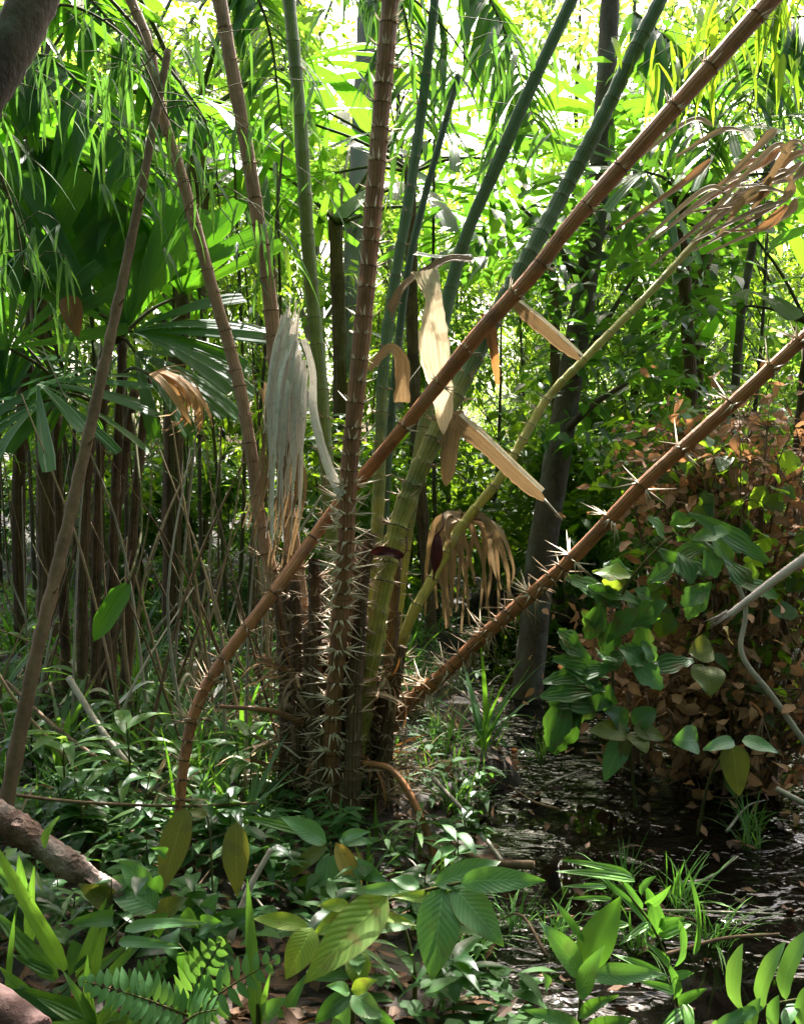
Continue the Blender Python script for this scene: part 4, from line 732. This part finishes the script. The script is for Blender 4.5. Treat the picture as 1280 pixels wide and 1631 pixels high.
px_plant('water_sapling', 'small sapling with hanging dark green leaves standing in the bright water', 'sapling', [(1012, 1290, 3.3), (1005, 1220, 3.25), (1000, 1165, 3.2)],
  [(998, 1168, 935, 1165, 34, 'olive'), (996, 1172, 962, 1245, 36, 'fore'), (1000, 1172, 990, 1212, 22, 'olive'), (1004, 1166, 1030, 1200, 34, 'olive'), (1008, 1160, 1058, 1178, 30, 'olive'), (1000, 1160, 960, 1130, 40, 'leafd'), (1008, 1155, 1045, 1130, 36)], G, 3.2)
px_plant('bank_sapling', 'sapling with round bluish leaf and long hanging leaf below the withered bush', 'sapling', [(1110, 1330, 3.2), (1130, 1240, 3.15), (1165, 1180, 3.1)],
  [(1110, 1180, 1070, 1180, 44, 'fore'), (1165, 1185, 1175, 1268, 42, 'olive'), (1168, 1180, 1118, 1195, 22, 'fore'), (1120, 1060, 1130, 1110, 52, 'olive'), (1135, 1035, 1095, 1040, 44, 'olive'), (1160, 1020, 1150, 1000, 30, 'tan'), (1180, 1180, 1240, 1200, 26)], 'fore', 3.1, prof='ovate')
st = thing('broken_stick', 'pale pink stick with a frayed tip poking in from the right edge', 'stick', P(1300, 872, 2.5)); mb = MB()
quick_tube(mb, px((1310, 868, 2.5), (1230, 926, 2.55), (1160, 980, 2.6)), .013, .010, 20, 8, jit=.05); mb.obj('shaft', M['wood_pink'], st)
mb = MB(); b = np.array(P(1162, 978, 2.6)); dd = np.array(P(1125, 1002, 2.62)) - b
spikes(mb, b + rng.normal(0, .004, (9, 3)), dd + rng.normal(0, .008, (9, 3)), rng.uniform(.04, .08, 9), .005); mb.obj('frayed_tip', M['wood_pink'], st)
def stick(name, label, pts, r0, r1, matn, n=30, jit=.06, cat='branch', group=None):
    mb = MB(); tube(mb, smooth(px(*pts), n), np.linspace(r0, r1, n), 8, 0, jit); return tag(mb.obj(name, M[matn]), label, cat, group)
stick('bare_branch', 'pale bare branch bending down through the brown leaves at right', [(1130, 850, 3.5), (1185, 960, 3.45), (1180, 1040, 3.4), (1230, 1110, 3.35), (1300, 1210, 3.3)], .008, .011, 'twig_pale')
stick('bare_branch', 'short pale branch poking from the bank at the right edge', [(1235, 1256, 3.2), (1300, 1290, 3.15)], .009, .009, 'twig_pale')
stick('bare_branch', 'thin brown branch lying across the dark water at right', [(1060, 1520, 2.3), (1150, 1495, 2.35), (1240, 1488, 2.4)], .005, .004, 'twig')
stick('fallen_branch', 'rotting brown branch lying on the near stream bank', [(700, 1330, 3.0), (770, 1372, 2.9), (850, 1378, 2.85)], .012, .014, 'twig')
stick('fallen_branch', 'thin pale branch slanting on the grassy stream bank', [(690, 1240, 3.3), (745, 1300, 3.1), (800, 1372, 2.9)], .008, .006, 'twig_pale')
stick('arched_stalk', 'reddish brown dead stalk arching down to the ground right of the palm foot', [(575, 1215, 3.1), (625, 1228, 3.05), (665, 1290, 3.0), (690, 1360, 2.95), (692, 1415, 2.9)], .010, .012, 'stalk_orange')
stick('arched_stalk', 'dark reddish dead stalk arching out left of the palm foot', [(480, 1150, 3.15), (430, 1132, 3.1), (350, 1125, 3.05)], .012, .006, 'stalk_brown')
stick('fallen_twig', 'long thin brown twig lying level across the grass above the log', [(-10, 1262, 2.75), (120, 1277, 2.75), (280, 1284, 2.75), (410, 1279, 2.8)], .005, .004, 'twig')
stick('fallen_twig', 'straight pale stick leaning in the sunlit grass left of the thorny stalk', [(110, 1080, 3.5), (160, 1160, 3.35), (205, 1218, 3.25)], .012, .010, 'twig_pale')
stick('fallen_twig', 'pale brown stick fallen through sunlit leaves near the leaning stick', [(10, 1085, 3.6), (90, 1160, 3.4), (180, 1225, 3.2)], .008, .008, 'twig')
stick('upright_twig', 'thin grey twig rising from the grass right of the hanging olive leaf', [(365, 1500, 2.3), (395, 1420, 2.35), (432, 1352, 2.4)], .009, .006, 'twig_pale')
stick('fallen_twig', 'thin red brown twig reaching right from the foot of the thorny leaning stalk', [(300, 1410, 2.6), (345, 1440, 2.5), (378, 1452, 2.45)], .004, .003, 'twig')
lg = thing('log', 'rough reddish barked log sloping down from the left edge', 'log', P(110, 1370, 2.45))
mb = MB(); tube(mb, smooth(px((-60, 1262, 2.2), (20, 1315, 2.22), (100, 1370, 2.25), (170, 1418, 2.29), (230, 1458, 2.32)), 60), np.linspace(.037, .022, 60) * (1 + .08 * np.sin(np.arange(60) * .45)), 18, 0, .12); mb.obj('trunk', M['bark_log'], lg)
for k in range(9):
    c_ = np.array(P(20 + 22 * k, 1312 + 16 * k, 2.19 + .013 * k)); mb = MB(); leaves(mb, [c_ + [0, 0, .004]], (rnd.uniform(-1, 1), -.3, rnd.uniform(-.2, .5)), (0, -.6, .8), rnd.uniform(.03, .06), rnd.uniform(.012, .025), 'strap', .9, seg=5, cols=2); mb.obj('bark_flake', M['bark_log'], lg)
tag((lambda mb: (tube(mb, smooth(px((-80, 1560, 1.75), (-10, 1598, 1.72), (60, 1650, 1.68)), 20), np.full(20, .032), 14, 0, .04), mb.obj('log_end', M['log_red']))[1])(MB()), 'smooth reddish log end in the bottom left corner', 'log')

# ------------------------------------------------------------------ foreground plants
px_plant('big_leaf_sapling', 'sapling with large veined pale green leaves in the bottom centre', 'sapling', [(655, 1640, 2.1), (660, 1560, 2.1), (640, 1470, 2.1), (610, 1440, 2.08), (680, 1418, 2.02), (742, 1404, 1.98)],
  [(692, 1410, 797, 1372, 38, None, 2.0, 2.05), (732, 1405, 868, 1403, 38, None, 1.98, 1.95), (705, 1415, 687, 1562, 64, None, 2.0, 1.93), (722, 1412, 802, 1508, 52, None, 2.0, 1.92), (668, 1416, 550, 1420, 20), (668, 1413, 622, 1400, 24), (695, 1432, 622, 1428, 18, 'foreyel'),
   (617, 1426, 482, 1568, 62, 'foreyel', 2.05, 1.9), (490, 1475, 402, 1463, 26, 'foreyel'), (497, 1478, 455, 1560, 46, 'foreyel', 2.0, 1.95), (556, 1442, 506, 1443, 20, 'foreyel'), (560, 1455, 498, 1490, 30, 'foreyel'), (662, 1465, 586, 1486, 26), (580, 1453, 668, 1476, 16, 'foreyel'), (570, 1515, 573, 1578, 38, 'foreyel'), (565, 1552, 488, 1560, 16)], 'fore', 2.05)
px_plant('yellowing_sapling', 'small sapling at the palm foot with one tan yellow leaf', 'sapling', [(532, 1480, 2.6), (530, 1400, 2.6), (526, 1342, 2.6)],
  [(520, 1342, 445, 1300, 32), (521, 1345, 455, 1403, 26, 'olive'), (526, 1358, 515, 1440, 34), (535, 1342, 575, 1432, 30, 'tan'), (540, 1338, 593, 1343, 20), (560, 1375, 618, 1408, 26), (545, 1335, 590, 1325, 18), (510, 1395, 460, 1440, 34, G), (500, 1330, 380, 1300, 16, 'grass')], 'fore', 2.6)
px_plant('hanging_leaf_sapling', 'thin sapling with two large olive leaves hanging in front of the thorny stalk', 'sapling', [(340, 1520, 2.35), (338, 1400, 2.35), (330, 1300, 2.35), (300, 1278, 2.33)],
  [(296, 1286, 257, 1424, 44, 'olive', 2.3, 2.25), (376, 1308, 378, 1430, 40, 'olive', 2.32, 2.28), (330, 1300, 300, 1290, 16, 'olive')], 'olive', 2.3, stem_r=.003, dr=.4)
def frond(mb, a, b, n, L, W, arch=.3, prof='lance', up=(0, -.7, .7), spread=1.25, mat=0, rach=None, taper=True):
    a, b = np.array(a), np.array(b); ch = b - a; upv = np.array(up, float); upv = norm(upv - norm(ch) * (upv @ norm(ch)))
    C = smooth([a, (a + b) / 2 + upv * np.linalg.norm(ch) * arch * .3, b], n + 2); T = norm(np.gradient(C, axis=0)); side = norm(np.cross(T, upv)); t = np.linspace(0, 1, n + 2)
    for s in (-1, 1):
        d = T * math.cos(spread) + side * s * math.sin(spread) + upv * .15; k = slice(1, n + 2); le = L * (np.sin(np.pi * (t * .75 + .22)) ** .7 if taper else 1)
        leaves(mb, C[k], d[k] + rng.normal(0, .05, d[k].shape), upv, (le * np.ones(n + 2))[k] * rng.uniform(.9, 1.1, n + 1), W, prof, .35, fold=.2, seg=6, cols=2, mat=mat)
    if rach is not None: tube(rach, C, np.linspace(.0028, .0012, n + 2), 5)
fe = thing('fern', 'pinnate fern with paired leaflets in the bottom left foreground', 'fern', P(300, 1640, 2.0))
for a, b, n, L in (((300, 1618, 1.98), (132, 1563, 1.9), 13, .052), ((290, 1625, 2.02), (352, 1500, 2.0), 9, .06), ((295, 1628, 1.98), (440, 1528, 1.95), 10, .055), ((200, 1600, 2.1), (262, 1530, 2.1), 8, .045), ((300, 1625, 1.92), (345, 1608, 1.85), 5, .05)):
    mb, rc = MB(), MB(); frond(mb, P(*a), P(*b), n, L, .019, rach=rc); o = mb.obj('frond', M['fern'], fe); rc.obj('rachis', M['stem'], o)
fe = thing('fern', 'large strap leaved fern arching in the bottom right corner', 'fern', P(1200, 1660, 1.75))
for l in ((1180, 1610, 1182, 1503, 30), (1212, 1605, 1250, 1500, 28), (1248, 1590, 1292, 1478, 30), (1165, 1650, 1140, 1625, 22), (1200, 1650, 1210, 1590, 28), (1240, 1650, 1240, 1585, 26), (1150, 1640, 1215, 1605, 22), (1275, 1640, 1300, 1560, 24), (1270, 1600, 1250, 1640, 24), (1130, 1660, 1185, 1612, 22)):
    mb = MB(); leaf2(mb, P(l[0], l[1], 1.74), P(l[2], l[3], 1.7), l[4] * 1.72 / FPX, 'strap', 1.1, fold=.15, seg=14, hint=(-.7, -.5, .5)); mb.obj('leaflet', M['fern'], fe)
mb = MB(); quick_tube(mb, px((1120, 1670, 1.75), (1190, 1612, 1.74), (1300, 1585, 1.74)), .004, .002, 14, 6); mb.obj('rachis', M['stem'], fe)
px_plant('bamboo_seedling', 'bright green bamboo like seedling with long leaves over the dark water', 'bamboo', [(1085, 1660, 2.1), (1070, 1560, 2.1), (1040, 1480, 2.08), (985, 1405, 2.05)],
  [(1005, 1395, 892, 1370, 14), (1010, 1402, 885, 1388, 16), (965, 1413, 893, 1412, 9), (973, 1432, 903, 1431, 9), (985, 1455, 925, 1456, 10), (1000, 1472, 930, 1480, 12), (1045, 1490, 1028, 1412, 32), (1040, 1480, 950, 1392, 14), (1020, 1450, 990, 1400, 14), (1050, 1475, 1090, 1462, 18), (1050, 1490, 1100, 1472, 20), (1073, 1540, 1080, 1462, 24), (1105, 1520, 1092, 1378, 13), (1105, 1520, 1110, 1440, 10),
   (1030, 1440, 1068, 1410, 16), (1020, 1425, 1045, 1395, 16), (1035, 1470, 985, 1505, 13), (1060, 1560, 975, 1520, 16), (1070, 1560, 1105, 1550, 18), (1075, 1590, 1060, 1530, 20), (1080, 1600, 1125, 1575, 18), (1085, 1610, 1050, 1640, 18), (1075, 1580, 1010, 1560, 14), (1090, 1600, 1100, 1655, 20), (1065, 1540, 1025, 1500, 14)], 'bright', 2.08, stem_r=.004, prof='grass', dr=1.3)
px_plant('broad_leaf_seedling', 'seedling with broad dark green leaves standing at the water edge in front', 'seedling', [(922, 1660, 1.95), (924, 1600, 1.95), (928, 1550, 1.95)],
  [(925, 1555, 858, 1468, 38, 'fore'), (928, 1545, 988, 1428, 52, 'leafd'), (930, 1552, 1062, 1553, 30, 'fore'), (922, 1590, 962, 1505, 30, 'fore'), (870, 1580, 862, 1548, 20, 'fore'), (925, 1640, 835, 1608, 26, 'fore'), (930, 1650, 1010, 1622, 30, 'leafd'), (920, 1620, 985, 1585, 20, 'leafd'), (930, 1500, 878, 1430, 12, 'bright')], 'fore', 1.95)
px_plant('vine', 'thin vine with small heart shaped bluish green leaves over the bottom left herbs', 'vine', [(60, 1620, 2.05), (120, 1560, 2.05), (200, 1470, 2.1), (240, 1464, 2.12), (300, 1520, 2.08), (320, 1560, 2.05)],
  [(180, 1462, 94, 1471, 24), (250, 1455, 253, 1498, 32), (272, 1487, 282, 1535, 34), (300, 1515, 310, 1575, 36), (132, 1505, 108, 1560, 34), (98, 1570, 112, 1620, 26), (225, 1398, 215, 1432, 24), (245, 1398, 258, 1424, 22), (265, 1360, 240, 1350, 16), (290, 1455, 318, 1480, 26), (320, 1475, 360, 1470, 30)], 'leafd', 2.08, stem_r=.002, prof='heart')
px_plant('strap_grass', 'tall clump of broad strap leaves at the left edge below the log', 'grass', [(90, 1620, 2.05), (95, 1580, 2.05)],
  [(105, 1545, -20, 1325, 24, 'grass', 2.05, 1.9), (90, 1560, -10, 1450, 28), (85, 1550, 20, 1520, 16), (100, 1540, 40, 1500, 18), (125, 1560, 170, 1430, 20), (130, 1570, 210, 1500, 18), (150, 1555, 180, 1440, 18), (170, 1560, 260, 1470, 16), (60, 1600, 0, 1540, 22), (95, 1600, 30, 1570, 24), (140, 1620, 20, 1575, 34, 'leafd'), (150, 1640, 40, 1600, 34, 'leafd'), (150, 1620, 270, 1640, 26), (50, 1500, 55, 1380, 18), (40, 1440, 30, 1360, 18), (200, 1480, 330, 1470, 20, 'fore'), (190, 1500, 290, 1510, 18, 'fore'), (15, 1620, 28, 1440, 12), (70, 1350, 95, 1300, 18), (30, 1420, -10, 1380, 24)], 'grass', 2.08, stem_r=.005, prof='grass', dr=1.4)
px_plant('broad_herb', 'broad olive leaved herb beneath the sloping log', 'herb', [(200, 1500, 2.3), (215, 1450, 2.3)],
  [(185, 1440, 125, 1408, 34, 'olive'), (250, 1450, 165, 1402, 56, 'fore'), (250, 1470, 300, 1430, 40, 'olive'), (300, 1450, 330, 1420, 34, 'leafd'), (240, 1420, 190, 1370, 34, 'fore'), (290, 1500, 370, 1500, 34, 'olive')], 'fore', 2.3)
px_plant('strap_plant', 'single tall green strap leaf rising right of the fern', 'grass', [(412, 1640, 2.0), (410, 1600, 2.0)], [(410, 1640, 394, 1400, 22, 'grass', 2.0, 2.05), (412, 1640, 432, 1545, 12), (445, 1630, 490, 1550, 22, 'fore'), (420, 1620, 455, 1590, 30, 'fore')], 'grass', 2.0, prof='grass', dr=.5)

px_plant('broad_herb', 'dark herb with broad drooping leaves in front of the fern at the bottom edge', 'herb', [(560, 1660, 1.85), (562, 1610, 1.85), (560, 1575, 1.85)],
  [(560, 1580, 500, 1630, 30, 'leafd'), (562, 1585, 610, 1625, 34), (558, 1600, 530, 1650, 30), (565, 1600, 640, 1650, 28, 'leafd'), (560, 1578, 600, 1560, 22, 'foreyel'), (556, 1580, 520, 1570, 20)], 'fore', 1.85)
px_plant('broad_herb', 'leafy herb with long dark leaves right of the log end', 'herb', [(300, 1540, 2.25), (310, 1480, 2.25)],
  [(310, 1490, 420, 1450, 34, 'leafd'), (312, 1485, 380, 1540, 36), (300, 1490, 215, 1525, 36, 'leafd'), (310, 1495, 330, 1580, 32), (305, 1500, 250, 1570, 30, 'leafd'), (312, 1480, 350, 1420, 28)], 'fore', 2.25)
px_plant('strap_plant', 'cluster of pale edged strap leaves left of the fern', 'grass', [(150, 1660, 1.95), (150, 1630, 1.95)],
  [(150, 1640, 60, 1590, 22), (150, 1640, 90, 1650, 24), (152, 1635, 140, 1520, 18), (155, 1635, 230, 1560, 20), (158, 1640, 260, 1640, 24), (150, 1636, 30, 1640, 22), (152, 1636, 100, 1545, 16)], 'grass', 1.95, prof='grass', dr=1.6)

# sedges, grass tufts and small herbs as individual plants
def tuft_proto(key, n, Lr, Wr, matn, lean, prof='grass', name='grass_tuft'):
    mb = MB(); grass_patch(mb, np.zeros(1), np.zeros(1), np.zeros(1), n, Lr, Wr, lean=lean, prof=prof, spread=.025); o = mb.obj(name, M[matn]); tag(o, 'x', 'grass', 'grass tufts on the forest floor'); PROTO[key] = [o, 0]
tuft_proto('tuA', 22, (.16, .36), (.007, .014), 'grass', .45); tuft_proto('tuB', 16, (.2, .42), (.02, .036), 'grass', .6); tuft_proto('tuC', 30, (.12, .28), (.005, .01), 'bright', .6); tuft_proto('tuD', 14, (.22, .45), (.014, .026), 'palm', .5)
tuft_proto('tuE', 16, (.15, .5), (.004, .011), 'drybrown', 1.0, name='dry_grass_tuft')
TL = {'tuE': 'dry straw coloured grass tuft', 'tuA': 'grass tuft with slender arching blades', 'tuB': 'grass tuft with broad blades', 'tuC': 'small tuft of fine bright grass', 'tuD': 'tall tuft of dark strap blades'}
for k in range(190):
    d = 2.2 + 4.8 * ((k * .618034 + .2) % 1) ** 1.2; px_ = -30 + 1340 * ((k * .7548777 + .05) % 1)
    if k % 4: px_ = -30 + 700 * ((k * .7548777 + .05) % 1)
    x = px_at(px_, d)
    if gz(x, d) < WATER_Z + .0 or (d < 2.85 and px_ < 560) or d < 2.4 or (d < 3.2 and 400 < px_ < 700): continue
    key = ('tuA', 'tuB', 'tuE', 'tuC', 'tuD', 'tuE')[k % 6]
    if key == 'tuE' and px_ < 480: d += .7; x = px_at(px_, d)
    put(key, x, d, None, rnd.uniform(.75, 1.2), TL[key] + (' in the dappled ground left of the palm foot' if px_ < 460 else ' beside or behind the palm foot' if px_ < 720 else ' on the stream bank'))
for px_, py_, sc in ((1075, 1540, 1.0), (1010, 1600, .9), (820, 1560, .8), (760, 1610, .9), (700, 1600, .8), (880, 1620, .8), (1130, 1600, 1), (990, 1560, .9), (720, 1290, 1), (760, 1250, 1), (700, 1200, 1), (1190, 1380, .8)):
    q = on_ground(px_, py_); put('tuC', q.x, q.y, None, sc * .8, 'small tuft of fine bright grass on the stream bank', z=max(q.z, WATER_Z))
# seedlings dotted over the floor
def herb_proto(key, n, Lr, Wr, H, matn, prof):
    t = bpy.data.objects.new('seedling', None); COL.objects.link(t); tag(t, 'x', 'seedling', 'seedlings on the forest floor'); mb = MB(); tube(mb, smooth([(0, 0, -.02), (.01, 0, H * .5), (0, .01, H)], 8), np.linspace(.004, .002, 8), 5); mb.obj('stem', M['stem'], t)
    mb = MB(); zz = rng.uniform(.35, 1, n) * H; a = np.arange(n) * 2.4; leaves(mb, np.stack([0 * a, 0 * a, zz], -1), np.stack([np.cos(a), np.sin(a), rng.uniform(0, .7, n)], -1), (0, 0, 1), rng.uniform(*Lr, n), rng.uniform(*Wr, n), prof, .9, seg=8, cols=4, wave=.04); mb.obj('foliage', M[matn], t); PROTO[key] = [t, 0]
herb_proto('heA', 9, (.1, .18), (.035, .055), .22, 'fore', 'lance'); herb_proto('heB', 12, (.07, .12), (.035, .05), .25, 'leafd', 'ovate'); herb_proto('heC', 8, (.14, .26), (.03, .05), .3, 'leafy', 'lance')
HL = {'heA': 'seedling with lance shaped green leaves', 'heB': 'seedling with dark oval leaves', 'heC': 'seedling with long yellow green leaves'}
for k in range(84):
    d = 2.15 + 4.2 * ((k * .618034 + .55) % 1) ** 1.3; px_ = -30 + (1340 if k % 3 == 0 else 660) * ((k * .7548777 + .33) % 1); x = px_at(px_, d)
    if gz(x, d) < WATER_Z + .0 or (d < 2.6 and 0 < px_ < 800) or (d < 3.2 and 400 < px_ < 700): continue
    key = ('heA', 'heB', 'heC')[k % 3]
    put(key, x, d, None, rnd.uniform(.7, 1.15), HL[key] + (' in the dappled ground left of the palm foot' if px_ < 460 else ' beside or behind the palm foot' if px_ < 720 else ' on the stream bank'))
herb_proto('heD', 14, (.09, .2), (.03, .06), .2, 'leafd', 'lance'); herb_proto('heE', 10, (.12, .24), (.014, .026), .16, 'grass', 'strap')
for k in range(46):
    d = 2.0 + 1.0 * ((k * .618034 + .15) % 1); px_ = -20 + 860 * ((k * .7548777 + .6) % 1); x = px_at(px_, d)
    if gz(x, d) < WATER_Z or (d > 2.5 and 420 < px_ < 640) or (d < 2.2 and 90 < px_ < 470): continue
    put(('heD', 'heE', 'heB')[k % 3], x, d, None, rnd.uniform(.55, .95), ('seedling with dark pointed leaves', 'seedling with narrow strap leaves', 'seedling with dark oval leaves')[k % 3] + (' in the left foreground' if px_ < 330 else ' in the middle of the foreground'))
for px_, py_, sc in ((1190, 1440, .7), (860, 1280, .7)):
    q = on_ground(px_, py_); put('tuA', q.x, q.y, None, sc * .8, 'grass tuft with slender arching blades standing in the dark water', z=WATER_Z - .01)
# fallen twigs
for k in range(60):
    d = 2.3 + 3.6 * rnd.random(); x = px_at(rnd.uniform(0, 1250), d); a = rnd.uniform(0, 3.14); l = rnd.uniform(.15, .45); b = [np.array([x + math.cos(a) * l * s, d + math.sin(a) * l * s, max(WATER_Z, gz(x + math.cos(a) * l * s, d + math.sin(a) * l * s)) + rnd.uniform(.01, .09)]) for s in (-.5, 0, .5)]
    mb = MB(); quick_tube(mb, b, rnd.uniform(.003, .007), .002, 10, 6, jit=.05); tag(mb.obj('fallen_twig', M['twig' if k % 2 else 'twig_pale']), 'thin brown fallen twig lying on the leaf litter' if k % 2 else 'thin pale fallen twig lying on the leaf litter', 'twig', 'fallen twigs on the forest floor')
for k, (t, used) in PROTO.items():
    if not used: print('unused prototype', k)
